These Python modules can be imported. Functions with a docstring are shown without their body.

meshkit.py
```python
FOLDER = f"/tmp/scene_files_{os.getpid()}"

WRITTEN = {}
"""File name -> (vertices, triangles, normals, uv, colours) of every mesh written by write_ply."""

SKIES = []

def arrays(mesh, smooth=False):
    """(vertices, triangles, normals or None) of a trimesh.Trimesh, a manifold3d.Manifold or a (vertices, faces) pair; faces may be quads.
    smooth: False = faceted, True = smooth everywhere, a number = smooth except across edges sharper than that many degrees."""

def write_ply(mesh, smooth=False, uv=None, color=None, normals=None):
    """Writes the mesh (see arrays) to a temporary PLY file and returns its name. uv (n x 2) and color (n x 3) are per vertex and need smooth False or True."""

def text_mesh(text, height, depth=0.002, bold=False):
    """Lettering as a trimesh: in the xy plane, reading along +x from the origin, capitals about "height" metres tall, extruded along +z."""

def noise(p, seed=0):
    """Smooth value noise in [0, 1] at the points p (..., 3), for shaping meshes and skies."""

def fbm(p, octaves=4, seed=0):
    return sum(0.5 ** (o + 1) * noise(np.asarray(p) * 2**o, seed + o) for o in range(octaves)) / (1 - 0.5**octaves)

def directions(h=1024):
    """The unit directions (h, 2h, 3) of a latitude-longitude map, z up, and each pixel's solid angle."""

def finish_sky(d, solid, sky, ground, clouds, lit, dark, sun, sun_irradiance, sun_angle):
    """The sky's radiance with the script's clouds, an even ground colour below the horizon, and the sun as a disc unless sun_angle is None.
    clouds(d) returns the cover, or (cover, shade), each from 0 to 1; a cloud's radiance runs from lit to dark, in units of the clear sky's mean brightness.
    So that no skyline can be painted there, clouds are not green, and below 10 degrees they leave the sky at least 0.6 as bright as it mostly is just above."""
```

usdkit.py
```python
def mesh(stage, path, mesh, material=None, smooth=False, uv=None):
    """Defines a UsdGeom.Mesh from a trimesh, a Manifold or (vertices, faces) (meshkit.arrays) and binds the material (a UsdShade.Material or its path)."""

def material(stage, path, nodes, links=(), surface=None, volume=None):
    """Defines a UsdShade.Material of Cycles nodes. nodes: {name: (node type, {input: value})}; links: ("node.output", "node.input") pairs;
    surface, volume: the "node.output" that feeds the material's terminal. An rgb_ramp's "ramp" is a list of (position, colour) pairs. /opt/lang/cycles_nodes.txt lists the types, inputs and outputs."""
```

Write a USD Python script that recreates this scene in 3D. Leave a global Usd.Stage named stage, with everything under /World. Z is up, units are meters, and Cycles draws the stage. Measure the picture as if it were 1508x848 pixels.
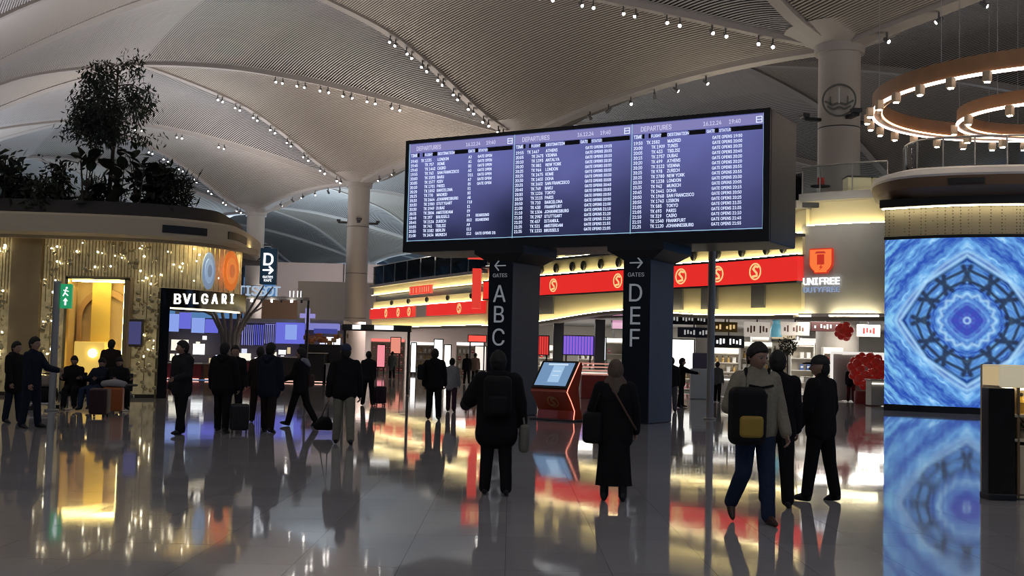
import math, random
import numpy as np, trimesh, usdkit, meshkit
from manifold3d import Manifold, OpType, Mesh as MMesh, CrossSection, set_circular_segments
from pxr import Usd, UsdGeom, UsdLux, UsdShade, Sdf, Gf, Vt
stage = Usd.Stage.CreateInMemory()
UsdGeom.SetStageUpAxis(stage, 'Z'); UsdGeom.SetStageMetersPerUnit(stage, 1.0)
world = UsdGeom.Xform.Define(stage, '/World'); stage.SetDefaultPrim(world.GetPrim())
rnd = random.Random(7); nrng = np.random.default_rng(7)
PI = math.pi
# ------------------------------------------------------------------ camera
F = 1700.0; PITCH = math.atan2(98, F); ROLL = math.radians(1.4); CAMZ = 1.62
cam_o = np.array([0, 0, CAMZ])
_f = np.array([0, math.cos(PITCH), math.sin(PITCH)]); _r0 = np.array([1.0, 0, 0]); _u0 = np.array([0, -math.sin(PITCH), math.cos(PITCH)])
_r = _r0 * math.cos(ROLL) + _u0 * math.sin(ROLL); _u = _u0 * math.cos(ROLL) - _r0 * math.sin(ROLL)
cam = UsdGeom.Camera.Define(stage, '/World/camera')
cam.AddTransformOp().Set(Gf.Matrix4d(*[float(x) for x in (*_r, 0, *_u, 0, *(-_f), 0, *cam_o, 1)]))
cam.CreateHorizontalApertureAttr(36.0); cam.CreateVerticalApertureAttr(36.0 * 848 / 1508)
cam.CreateFocalLengthAttr(36.0 * F / 1508); cam.CreateClippingRangeAttr(Gf.Vec2f(0.1, 3000)); cam.CreateExposureAttr(0.0)
def ray(x, y): return _f + _r * (x - 754) / F + _u * (424 - y) / F
def P(x, y, d):                # the point on the sight line at depth d (world Y)
    r = ray(x, y); return cam_o + r * (d / r[1])
def G(x, y):                   # the point of the floor there
    r = ray(x, y); return cam_o + r * (-CAMZ / r[2])
def ZH(x, y, d): return float(P(x, y, d)[2])
def XX(x, y, d): return float(P(x, y, d)[0])
# ------------------------------------------------------------------ lights: dusk sky beyond the glazing; unseen and added lamps
dome = UsdLux.DomeLight.Define(stage, '/World/sky_light'); dome.CreateColorAttr(Gf.Vec3f(0.30, 0.55, 1.0)); dome.CreateIntensityAttr(0.15)
def rect_light(name, loc, w, h, inten, col, rx=0, ry=0, rz=0):
    l = UsdLux.RectLight.Define(stage, '/World/' + name); l.CreateWidthAttr(w); l.CreateHeightAttr(h)
    l.CreateIntensityAttr(inten); l.CreateColorAttr(Gf.Vec3f(*col))
    l.AddTranslateOp().Set(Gf.Vec3d(*map(float, loc))); l.AddRotateXYZOp().Set(Gf.Vec3f(rx, ry, rz))
    return l
WARM = (1.0, 0.86, 0.72)
# unseen upward lamps placed to light the ceiling, some as added ambient fill
for n, (lx, ly, lz, w, h, i, c) in enumerate([
        (-14, 45, 6.4, 6, 6, 10, (1, .88, .80)), (-36, 60, 6.4, 8, 8, 13, (.86, .88, 1)), (-10, 84, 8.5, 8, 8, 10, (1, .9, .80)),
        (11, 62, 8.6, 6, 6, 4.5, (1, .90, .72)), (24, 50, 8.8, 5, 5, 4, (1, .88, .70)), (-30, 104, 9, 10, 10, 11, (.95, .9, .9)),
        (-4, 125, 12.5, 14, 10, 12, (.80, .92, 1.0)), (-24, 14, 7, 8, 8, 18, (.95, .95, 1)), (22, 12, 7, 8, 8, 18, (.95, .95, 1)), (0, -18, 7, 10, 8, 44, (.88, .92, 1)),  # nearest the viewer: added ambient fill for the floor
        (-62, 112, 8, 12, 10, 12, (.78, .86, 1)), (-40, 160, 8, 16, 12, 26, (.66, .84, 1)), (10, 175, 8, 16, 12, 26, (.66, .84, 1)), (-10, 215, 8, 20, 10, 26, (.62, .82, 1)), (40, 110, 8, 12, 10, 5, (.8, .9, 1))]):
    rect_light('unseen_uplight_%03d' % n, (lx, ly, lz), w, h, i, c, rx=180)

rect_light('unseen_wall_light', (-14, 126, 6.5), 26, 2.5, 7, (1, .90, .86), rx=98)       # unseen lamp, placed to light the far wall

# ------------------------------------------------------------------ helpers
names = {}
ORG = {}
def uniq(parent, name):
    k = (parent, name); n = names.get(k, -1) + 1; names[k] = n
    return f'{parent}/{name}' + ('_%03d' % n if n else '')
def data(path, **kw):
    p = stage.GetPrimAtPath(path)
    for k, v in kw.items():
        if v: p.SetCustomDataByKey({'cat': 'category'}.get(k, k), v)
def thing(name, label=None, cat=None, loc=(0, 0, 0), rz=0.0, group=None, kind=None):
    path = uniq('/World', name); x = UsdGeom.Xform.Define(stage, path)
    x.AddTranslateOp().Set(Gf.Vec3d(*map(float, loc))); x.AddRotateZOp().Set(float(rz))
    ORG[path] = (np.array(loc, float), rz); data(path, label=label, cat=cat, group=group, kind=kind)
    return path
def copy_of(src, loc, rz=0.0, label=None, cat=None, group=None):
    was = stage.GetPrimAtPath(src).GetCustomData(); base = src.split('/')[-1]
    if base[-4:-3] == '_' and base[-3:].isdigit(): base = base[:-4]
    p = thing(base, label or was.get('label'), cat or was.get('category'), loc, rz, group or was.get('group'), was.get('kind'))
    pr = stage.GetPrimAtPath(p); pr.GetReferences().AddInternalReference(src); pr.SetInstanceable(True)
    return p
def wl(parent, m):             # world coordinates -> the thing's own
    o, rz = ORG[parent]; m = m.copy(); m.apply_translation(-o)
    if rz: m.apply_transform(trimesh.transformations.rotation_matrix(-math.radians(rz), [0, 0, 1]))
    return m
def part(parent, name, m, material, label=None, smooth=30, kind=None, world=False):
    if world:
        q = parent
        while q not in ORG: q = q.rsplit('/', 1)[0]
        m = wl(q, m)
    path = uniq(parent, name)
    usdkit.mesh(stage, path, m, material, smooth=smooth); data(path, label=label, kind=kind)
    return path
def solo(name, m, material, label, cat, group=None, kind=None, smooth=30):
    path = uniq('/World', name); usdkit.mesh(stage, path, m, material, smooth=smooth)
    data(path, label=label, cat=cat, group=group, kind=kind); return path
cat_ = trimesh.util.concatenate
_mats = {}
def mat(name, col=(.5, .5, .5), rough=.5, metal=0.0, emit=None, es=0.0, noise=None, bump=0.0, spec=.5, coat=0.0):
    if name in _mats: return _mats[name]
    n = {'p': ('principled_bsdf', {'base_color': col, 'roughness': rough, 'metallic': metal, 'specular_ior_level': spec, 'coat_weight': coat})}
    l = []
    if emit is not None: n['p'][1].update(emission_color=emit, emission_strength=es)
    if noise:
        sc, amt = noise
        n['tc'] = ('texture_coordinate', {}); n['n'] = ('noise_texture', {'scale': sc, 'detail': 4.0})
        n['r'] = ('rgb_ramp', {'ramp': [(.25, tuple(c * (1 - amt) for c in col)), (.75, tuple(min(1, c * (1 + amt)) for c in col))]})
        l += [('tc.object', 'n.vector'), ('n.fac', 'r.fac'), ('r.color', 'p.base_color')]
        if bump:
            n['b'] = ('bump', {'strength': bump, 'distance': .02}); l += [('n.fac', 'b.height'), ('b.normal', 'p.normal')]
    _mats[name] = usdkit.material(stage, '/World/Looks/' + name, n, l, surface='p.BSDF'); return _mats[name]
def glow(name, col=(1, 1, 1), s=1.0):
    return mat(name, (.02, .02, .02), .6, emit=col, es=s)
def box(c, s, rz=0.0, rx=0.0):
    m = trimesh.creation.box(s)
    if rx: m.apply_transform(trimesh.transformations.rotation_matrix(math.radians(rx), [1, 0, 0]))
    if rz: m.apply_transform(trimesh.transformations.rotation_matrix(math.radians(rz), [0, 0, 1]))
    m.apply_translation(c); return m
def tm(man):
    q = man.to_mesh(); return trimesh.Trimesh(q.vert_properties[:, :3], q.tri_verts, process=False)
def rbox(c, s, r=.02, rz=0.0, seg=8):
    h = [max(x / 2 - r, 1e-4) for x in s]; b = Manifold.sphere(r, seg)
    m = tm(Manifold.batch_hull([b.translate((i * h[0], j * h[1], k * h[2])) for i in (-1, 1) for j in (-1, 1) for k in (-1, 1)]))
    if rz: m.apply_transform(trimesh.transformations.rotation_matrix(math.radians(rz), [0, 0, 1]))
    m.apply_translation(c); return m
def tube(pts, r, n=8):
    pts = np.asarray(pts, float); N = len(pts); rr = np.broadcast_to(r, N)
    t = np.gradient(pts, axis=0); t /= np.linalg.norm(t, axis=1, keepdims=True) + 1e-12
    up = np.array([0, 0, 1.0]) if abs(t[0][2]) < .9 else np.array([1.0, 0, 0])
    V = []
    for p, d, q in zip(pts, t, rr):
        a = np.cross(up, d); a /= np.linalg.norm(a) + 1e-12; b = np.cross(d, a); up = b
        up = b if abs(np.dot(b, d)) < .9 else up
        th = np.arange(n) / n * 2 * PI
        V.append(p + q * (np.cos(th)[:, None] * a + np.sin(th)[:, None] * b))
    V = np.vstack(V); Fc = []
    for i in range(N - 1):
        for j in range(n):
            a, b, c, d = i * n + j, i * n + (j + 1) % n, (i + 1) * n + (j + 1) % n, (i + 1) * n + j
            Fc += [(a, b, c), (a, c, d)]
    for k, rev in ((0, True), ((N - 1) * n, False)):
        for j in range(1, n - 1): Fc.append((k, k + j + 1, k + j) if rev else (k, k + j, k + j + 1))
    return trimesh.Trimesh(V, Fc, process=False)
def lathe(prof, n=32, c=(0, 0, 0)):
    prof = np.asarray(prof, float); th = np.arange(n) / n * 2 * PI
    V = np.stack([prof[:, None, 0] * np.cos(th), prof[:, None, 0] * np.sin(th), np.broadcast_to(prof[:, None, 1], (len(prof), n))], -1).reshape(-1, 3) + c
    Fc = []
    for i in range(len(prof) - 1):
        for j in range(n):
            a, b, cc, d = i * n + j, i * n + (j + 1) % n, (i + 1) * n + (j + 1) % n, (i + 1) * n + j
            Fc += [(a, b, cc), (a, cc, d)]
    return trimesh.Trimesh(V, Fc, process=False)
def cyl(c, r, h, n=16):
    m = trimesh.creation.cylinder(r, h, sections=n); m.apply_translation((c[0], c[1], c[2] + h / 2)); return m
def resample(path, step):
    p = np.asarray(path, float); s = np.r_[0, np.cumsum(np.linalg.norm(np.diff(p, axis=0), axis=1))]
    t = np.linspace(0, s[-1], max(2, int(s[-1] / step) + 1))
    from scipy.interpolate import PchipInterpolator
    return np.stack([PchipInterpolator(s, p[:, k])(t) for k in range(p.shape[1])], 1)
def normals2(p):
    t = np.gradient(p, axis=0); t /= np.linalg.norm(t, axis=1, keepdims=True); return np.stack([-t[:, 1], t[:, 0]], 1)
def sweep(path, prof, caps=True):
    """path (N,2) from right to left as the camera sees it; prof: (M,2) or (N,M,2) of (offset towards the camera, z), a closed ring."""
    p = np.asarray(path, float); n = normals2(p); N = len(p)
    prof = np.asarray(prof, float)
    if prof.ndim == 2: prof = np.broadcast_to(prof, (N, *prof.shape))
    M = prof.shape[1]
    V = np.concatenate([p[:, None, :] + n[:, None, :] * prof[:, :, :1], prof[:, :, 1:]], 2).reshape(-1, 3)
    Fc = []
    for i in range(N - 1):
        for j in range(M):
            a, b, c, d = i * M + j, i * M + (j + 1) % M, (i + 1) * M + (j + 1) % M, (i + 1) * M + j
            Fc += [(a, c, b), (a, d, c)]
    if caps:
        for j in range(1, M - 1): Fc += [(0, j, j + 1), ((N - 1) * M, (N - 1) * M + j + 1, (N - 1) * M + j)]
    m = trimesh.Trimesh(V, Fc, process=False)
    if m.volume < 0: m.invert()
    return m
def wallstrip(path, z0, z1, o0=0.0, o1=.2):
    N = len(path); z0 = np.broadcast_to(z0, N); z1 = np.broadcast_to(z1, N)
    prof = np.stack([np.stack([np.full(N, o), z], 1) for o, z in ((o0, z0), (o1, z0), (o1, z1), (o0, z1))], 1)
    return sweep(path, prof)
def text(s, h, depth=.02, bold=False, center=True):
    m = meshkit.text_mesh(s, h, depth, bold)
    if center: m.apply_translation((-(m.bounds[0][0] + m.bounds[1][0]) / 2, -h / 2, 0))
    return m
def upright(m, pos, facing):   # text in xy -> standing, reading left to right when seen from the side it faces; facing = unit 2-vector towards the reader
    fx, fy = facing; L = math.hypot(fx, fy); fx, fy = fx / L, fy / L
    T = np.eye(4); T[:3, 0] = (-fy, fx, 0); T[:3, 1] = (0, 0, 1); T[:3, 2] = (fx, fy, 0); T[:3, 3] = pos
    m = m.copy(); m.apply_transform(T); return m
def extr(poly, depth):
    return trimesh.creation.extrude_polygon(poly, depth, engine='earcut')
from shapely.geometry import Polygon, Point, LineString, box as sbox
from shapely import affinity, union_all
def prims(shape, depth):
    return cat_([extr(g, depth) for g in getattr(shape, 'geoms', [shape]) if g.area > 1e-7])
def colour_mesh(path, V, Fc, C, material):
    m = UsdGeom.Mesh.Define(stage, path)
    m.CreatePointsAttr(Vt.Vec3fArray.FromNumpy(np.asarray(V, np.float32))); m.CreateFaceVertexCountsAttr(Vt.IntArray.FromNumpy(np.full(len(Fc), len(Fc[0]), np.int32)))
    m.CreateFaceVertexIndicesAttr(Vt.IntArray.FromNumpy(np.asarray(Fc, np.int32).ravel())); m.CreateSubdivisionSchemeAttr('none')
    UsdGeom.PrimvarsAPI(m).CreatePrimvar('screen_colour', Sdf.ValueTypeNames.Color3fArray, 'vertex').Set(Vt.Vec3fArray.FromNumpy(np.asarray(C, np.float32)))
    UsdShade.MaterialBindingAPI.Apply(m.GetPrim()).Bind(material)
def grid_faces(nu, nv):
    i, j = np.meshgrid(np.arange(nv - 1), np.arange(nu - 1), indexing='ij'); a = (i * nu + j).ravel()
    return np.stack([a, a + 1, a + nu + 1, a + nu], 1)
def smat(name, s):
    return usdkit.material(stage, '/World/Looks/' + name, {'a': ('attribute', {'attribute': 'screen_colour'}), 'e': ('emission', {'strength': s})}, [('a.color', 'e.color')], surface='e.emission')
SCREEN = smat('display_picture', 1.0)

# ------------------------------------------------------------------ materials used widely
BLACK = mat('black_metal', (.012, .013, .016), .45)
DARK = mat('dark_grey_metal', (.035, .036, .042), .4)
BEIGE = mat('beige_plaster', (.36, .32, .27), .7, noise=(1.5, .06))
LIGHT = mat('white_panel', (.80, .79, .78), .5)
GREYW = mat('grey_metal_cladding', (.46, .45, .42), .45, 0, noise=(.8, .08))
STEEL = mat('brushed_steel', (.40, .40, .39), .4, .5)
CREAM = mat('cream_panel', (.72, .64, .40), .6)
LEDW = glow('warm_led_strip', (1, .84, .46), 14.0)
LEDC = glow('white_lamp', (1, .93, .84), 14.0)
REDBOX = glow('red_light_box', (1.0, .028, .022), .78)
PALE = glow('pale_gold_print', (1.0, .62, .25), .95)
WHITEG = glow('white_letter_glow', (.95, .97, 1), 1.3)

# ------------------------------------------------------------------ floor
def floor_mat(name, seed):
    return usdkit.material(stage, '/World/Looks/' + name, {
        'g': ('geometry', {}), 'm': ('mapping', {'scale': (1, 1, 1)}), 'b': ('brick_texture', {'offset': 0.0, 'scale': 1.0, 'brick_width': .8, 'row_height': .8, 'mortar_size': .002, 'color1': (.39, .385, .40), 'color2': (.43, .425, .44), 'mortar': (.22, .21, .21)}),
        'n': ('noise_texture', {'scale': 60.0, 'detail': 3.0}), 'mx': ('mix_color', {'blend_type': 'multiply', 'fac': .25}),
        'n2': ('noise_texture', {'scale': 1.3, 'detail': 2.0}), 'bp': ('bump', {'strength': .012, 'distance': .05}),
        'rr': ('map_range', {'from_min': .3, 'from_max': .7, 'to_min': .035, 'to_max': .065}),
        'p': ('principled_bsdf', {'ior': 1.42, 'specular_ior_level': .5})},
        [('g.position', 'm.vector'), ('m.vector', 'b.vector'), ('m.vector', 'n.vector'), ('m.vector', 'n2.vector'), ('b.color', 'mx.a'), ('n.color', 'mx.b'), ('mx.result', 'p.base_color'),
         ('n2.fac', 'rr.value'), ('rr.result', 'p.roughness'), ('n2.fac', 'bp.height'), ('bp.normal', 'p.normal')], surface='p.BSDF')
FLOOR = floor_mat('polished_stone_floor', 0)
fl = thing('floor', 'polished grey stone floor mirroring the lights of the hall', 'floor', kind='structure')
part(fl, 'floor_slab', box((0, 95, -.25), (260, 330, .494)), FLOOR)
T = .8; nt = 0
for j in range(6, 20):
    for i in range(-12, 12):
        cx, cy = (i + .5) * T, (j + .5) * T
        if abs(cx) > cy * .45 + .5 or nt >= 300: continue
        nt += 1
        h = T / 2 - .001; tz = [nrng.uniform(-.0004, .0004) for _ in range(4)]
        v = [(cx - h, cy - h, tz[0]), (cx + h, cy - h, tz[1]), (cx + h, cy + h, tz[2]), (cx - h, cy + h, tz[3])]
        v += [(a, b, -.008) for a, b, _ in v]
        part(fl, 'tile', trimesh.Trimesh(v, [(0, 1, 2), (0, 2, 3), (0, 4, 5), (0, 5, 1), (1, 5, 6), (1, 6, 2), (2, 6, 7), (2, 7, 3), (3, 7, 4), (3, 4, 0)], process=False), FLOOR, smooth=False)

# ------------------------------------------------------------------ vaulted roof on its grid of columns
C12 = np.array([0.7, 79.0]); VV = np.array([-14.7, 24.5]); NN = np.array([-.86, -.51]); SP = 19.6
def ez(s): return np.interp(s, [0, .12, .39, .54, .73, 1], [16.6, 17.35, 20.7, 22.2, 23.4, 24.6])
def bz(t): return np.interp(t, [0, .1, .243, .40, .543, .75, 1], [16.6, 17.6, 19.2, 20.8, 22.1, 23.6, 24.6])
from scipy.interpolate import PchipInterpolator
ez_ = PchipInterpolator([0, .12, .39, .54, .73, 1], [16.6, 17.3, 20.6, 22.2, 23.4, 24.6]); bz_ = PchipInterpolator([0, .1, .243, .40, .543, .75, 1], [16.6, 17.6, 19.2, 20.8, 22.1, 23.6, 24.6])
O2 = np.zeros(2)
def eE(w): return np.r_[O2 + NN * SP * w, ez_(w)]                         # column -> node straight across
def eB(w): return np.r_[(NN * SP + VV) * w, bz_(w)]                        # column -> the next node
# prototype bay, origin at the column's foot: diamond between eE, eB and their mirror images about the far column
def lerp(a, b, t, bulge): q = a + (b - a) * t; q = q.copy(); q[2] += bulge * 4 * t * (1 - t); return q
Pfar = NN * SP * 2 + VV
def dia(w, t):
    if w <= 1: return lerp(eE(w), eB(w), t, .9 * min(1, w * 1.4))
    u = 2 - w; a, b = eB(u), eE(u)                                         # mirrored about the far column
    a = np.r_[Pfar - a[:2], a[2]]; b = np.r_[Pfar - b[:2], b[2]]
    return lerp(a, b, t, .9 * min(1, u * 1.4))
def fold(w, t):                                                             # from the arch between two columns up to the node; t: this column's eE side -> previous column's eB side
    a = eE(w); b = eB(w); b = np.r_[b[:2] - VV, b[2]]
    return lerp(a, b, t, .85 * (1 - w) ** 1.5)
def fold2(w, t):                                                            # its mirror image on the other side of the row
    q = fold(w, t); return np.r_[-q[:2] , q[2]] 
def surf(fn, ws, nt, lift):
    V = np.array([[fn(w, t) + (0, 0, lift) for t in np.linspace(0, 1, nt)] for w in ws]).reshape(-1, 3); G4 = grid_faces(nt, len(ws))
    return trimesh.Trimesh(V, np.vstack([G4[:, [0, 1, 2]], G4[:, [0, 2, 3]]]), process=False)
def slats(fn, w0, w1, n, nt, width, thick, t0=.02, t1=.98):
    V, Fc = [], []
    for w in np.linspace(w0, w1, n):
        b = len(V)
        for t in np.linspace(t0, t1, nt):
            p = fn(w, t)
            for o, z in ((-width / 2, 0), (width / 2, 0), (width / 2, thick), (-width / 2, thick)): V.append((p[0] + NN[0] * o, p[1] + NN[1] * o, p[2] + z))
        for i in range(nt - 1):
            for j in range(4):
                a, c = b + i * 4 + j, b + i * 4 + (j + 1) % 4
                Fc += [(a, c, c + 4), (a, c + 4, a + 4)]
    return trimesh.Trimesh(V, Fc, process=False)
SLAT = mat('ceiling_slat', (.44, .41, .39), .55); SLATF = mat('fold_slat', (.46, .41, .36), .6)
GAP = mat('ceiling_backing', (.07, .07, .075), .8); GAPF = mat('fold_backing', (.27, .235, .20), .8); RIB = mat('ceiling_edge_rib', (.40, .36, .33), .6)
bay = thing('ceiling', 'slatted vault bay of the undulating hall ceiling over its column', 'ceiling', (C12[0], C12[1], 0), group='ceiling vault bays', kind='structure')
WS = np.r_[np.linspace(0.02, 1, 26), np.linspace(1, 1.98, 26)[1:]]
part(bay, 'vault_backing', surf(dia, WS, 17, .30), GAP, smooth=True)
part(bay, 'vault_slat_field', slats(dia, .045, 1.955, 270, 14, .088, .04), SLAT, kind='stuff', smooth=False)
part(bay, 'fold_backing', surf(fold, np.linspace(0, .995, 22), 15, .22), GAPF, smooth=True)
part(bay, 'fold_slat_field', slats(fold, .02, .96, 130, 12, .108, .03), SLATF, kind='stuff', smooth=False)
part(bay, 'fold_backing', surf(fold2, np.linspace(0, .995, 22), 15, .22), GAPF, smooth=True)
part(bay, 'fold_slat_field', slats(fold2, .02, .96, 130, 12, .108, .03), SLATF, kind='stuff', smooth=False)
def rib(pts, w, dz=.12):
    pts = np.array(pts); t = np.gradient(pts, axis=0)[:, :2]; t /= np.linalg.norm(t, axis=1, keepdims=True); n = np.stack([-t[:, 1], t[:, 0]], 1)
    V = np.concatenate([np.c_[pts[:, :2] + n * o, pts[:, 2] + z] for o, z in ((-w / 2, -dz), (w / 2, -dz), (w / 2, .35), (-w / 2, .35))]); N = len(pts); Fc = []
    for j in range(4):
        for i in range(N - 1):
            a, b = j * N + i, ((j + 1) % 4) * N + i; Fc += [(a, b, b + 1), (a, b + 1, a + 1)]
    return trimesh.Trimesh(V, Fc, process=False)
tt = np.linspace(0, 1, 25)
part(bay, 'edge_rib', rib([eE(w) for w in tt], .7), RIB)
part(bay, 'edge_rib', rib([eB(w) for w in tt], .7), RIB)
part(bay, 'edge_rib', rib([np.r_[-eE(w)[:2], eE(w)[2]] for w in tt], .7), RIB)
part(bay, 'edge_rib', rib([np.r_[-eB(w)[:2], eB(w)[2]] for w in tt], .7), RIB)
part(bay, 'edge_rib', rib([fold(0, t) for t in tt], .8), RIB)
part(bay, 'column_capital', lathe([(.0, 16.3), (1.15, 16.3), (1.2, 16.7), (2.6, 17.4), (0, 17.5)], 28), RIB)
ROWV = 2 * SP * NN
where = []
for j in range(-3, 3):
    for i in range(-4, 9):
        if (i, j) == (0, 0): continue
        q = C12 + i * VV + j * ROWV
        if q[1] < -45 or q[1] > 290 or abs(q[0]) > .62 * max(q[1], 0) + 55: continue
        copy_of(bay, (q[0], q[1], 0)); where.append((i, j, q))

# ------------------------------------------------------------------ columns
COLM = mat('column_cladding', (.46, .42, .38), .45, noise=(.6, .05))
def column(q, label, first=[None]):
    if first[0] is None:
        c = thing('column', label, 'column', (q[0], q[1], 0), kind='structure'); first[0] = c
        part(c, 'shaft', cyl((0, 0, 0), .98, 16.4, 40), COLM)
        part(c, 'base_collar', lathe([(0, 0), (1.06, 0), (1.06, .28), (.98, .3), (0, .3)], 40), STEEL)
        for z in (4.5, 8.5, 12.7): part(c, 'joint_ring', lathe([(.975, z), (.99, z), (.99, z + .05), (.975, z + .05)], 40), DARK)
        for k in range(4):
            a = math.radians(k * 90 + 10); d = np.array([math.cos(a), math.sin(a)])
            arm = part(c, 'uplight_arm', rbox((d[0] * 1.35, d[1] * 1.35, 13.1), (.9, .32, .16), .03, math.degrees(a)), BLACK)
            part(arm, 'lamp_head', rbox((d[0] * 1.75, d[1] * 1.75, 13.26), (.34, .5, .2), .03, math.degrees(a)), DARK)
        return c
    return copy_of(first[0], (q[0], q[1], 0), label=label)
COLS = {0: 'broad beige round column with dark lamp arms behind the left end of the flight board'}
c2 = C12 + VV; c1 = C12 - VV; c3 = C12 + 2 * VV
column(c2, 'beige round column standing between the blue shop and the red banded stores')
column(C12, 'round column hidden for the most part behind the flight board')
col1 = column(c1, 'grey round column bearing the round sunrise emblem above the gallery')
column(c3, 'narrow distant column beside the hanging letter D sign')
column(C12 + 3 * VV, 'farthest column of the row beyond the jewellery store')
for j in (-1, -2):
    for i in (-1, 0, 1, 2, 3):
        q = C12 + i * VV + j * ROWV
        if q[1] > 60: column(q, 'slender far column of the rows beyond the shops')
# emblem on the near column (round seal with the towers and waves)
em = thing('emblem', 'round grey sunrise seal fixed high on the near column', 'emblem', (c1[0], c1[1], 13.9))
fdir = -c1 / np.linalg.norm(c1)
seal = Point(0, 0).buffer(.78, 32).difference(Point(0, 0).buffer(.70, 32))
EMB = mat('emblem_metal', (.13, .14, .12), .5, .3)
def on_col(shape, depth=.05): return upright(prims(shape, depth), (fdir[0] * 1.0, fdir[1] * 1.0, 0), fdir)
part(em, 'ring', on_col(seal), EMB)
part(em, 'tower', on_col(sbox(-.035, -.15, .035, .60), .06), mat('emblem_light', (.7, .7, .66), .5))
part(em, 'wave', on_col(union_all([LineString([(-.62, -.05 - .0), (-.3, -.22), (0, -.12), (.3, -.22), (.62, -.05)]).buffer(.045), LineString([(-.5, -.3), (-.25, -.42), (0, -.32), (.25, -.42), (.5, -.3)]).buffer(.04)])), EMB)
for a_ in (-.42, .36): part(em, 'side_tower', on_col(sbox(a_, -.2, a_ + .06, .18)), EMB)

# ------------------------------------------------------------------ spotlights along the ceiling edges
SPOTB = mat('spot_housing', (.12, .12, .12), .4); LENS = glow('spot_lens', (1, .93, .86), 26.0)
spot0 = None
def spot(p, label, group, aim):
    global spot0
    p = np.asarray(p, float)
    if spot0 is None:
        spot0 = thing('spotlight', label, 'spotlight', p, aim, group)
        part(spot0, 'bracket', box((0, 0, -.03), (.07, .07, .26)), SPOTB)
        hd = lathe([(0, -.2), (.085, -.2), (.11, .12), (.11, .18), (.095, .18), (.085, .10), (0, .10)], 14)
        R = trimesh.transformations.rotation_matrix(math.radians(125), [1, 0, 0]); hd.apply_transform(R); hd.apply_translation((0, 0, -.28))
        part(spot0, 'housing', hd, SPOTB)
        ln = cyl((0, 0, .105), .083, .05, 14); ln.apply_transform(R); ln.apply_translation((0, 0, -.28)); part(spot0, 'lens', ln, LENS)
    else: copy_of(spot0, p, aim, label=label, group=group)
ORD = 'nearest,second,third,fourth,fifth,sixth,seventh,eighth,ninth,tenth,eleventh,twelfth,thirteenth,fourteenth,fifteenth,sixteenth'.split(',')
def edge_pts(fn, c, w): q = fn(w); return np.array([c[0] + q[0], c[1] + q[1], q[2] - .2])
def along(fn, c, ws, label, group):
    for n_, w in enumerate(ws):
        p = edge_pts(fn, c, w); spot(p, label + ', ' + ORD[n_] + ' from its column', group, math.degrees(math.atan2(-p[1], -p[0])) + 90 + rnd.uniform(-30, 30))
pair = lambda a, b, n: [x for w in np.linspace(a, b, n) for x in (w - .008, w + .012)]
along(eE, C12, pair(.10, .52, 8), 'small spotlight on the steep edge above the flight board', 'spotlights on the edge above the flight board')
along(eB, C12, pair(.30, .60, 6), 'faint spotlight on the pale fold left of the board', 'spotlights on the upper edge of the pale fold')
along(eE, c2, pair(.10, .66, 8), 'small spotlight on the edge above the beige column', 'spotlights on the edge above the beige column')
along(eB, c2, pair(.45, .75, 3), 'tiny spotlight on the second ceiling fold', 'spotlights on the second fold')
along(eE, c3, pair(.10, .60, 7), 'tiny spotlight on the edge above the planting', 'spotlights on the edge above the planting')
along(eB, c1, pair(.10, .44, 6), 'bright spotlight on the edge left of the emblem', 'spotlights left of the emblem column')
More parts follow.
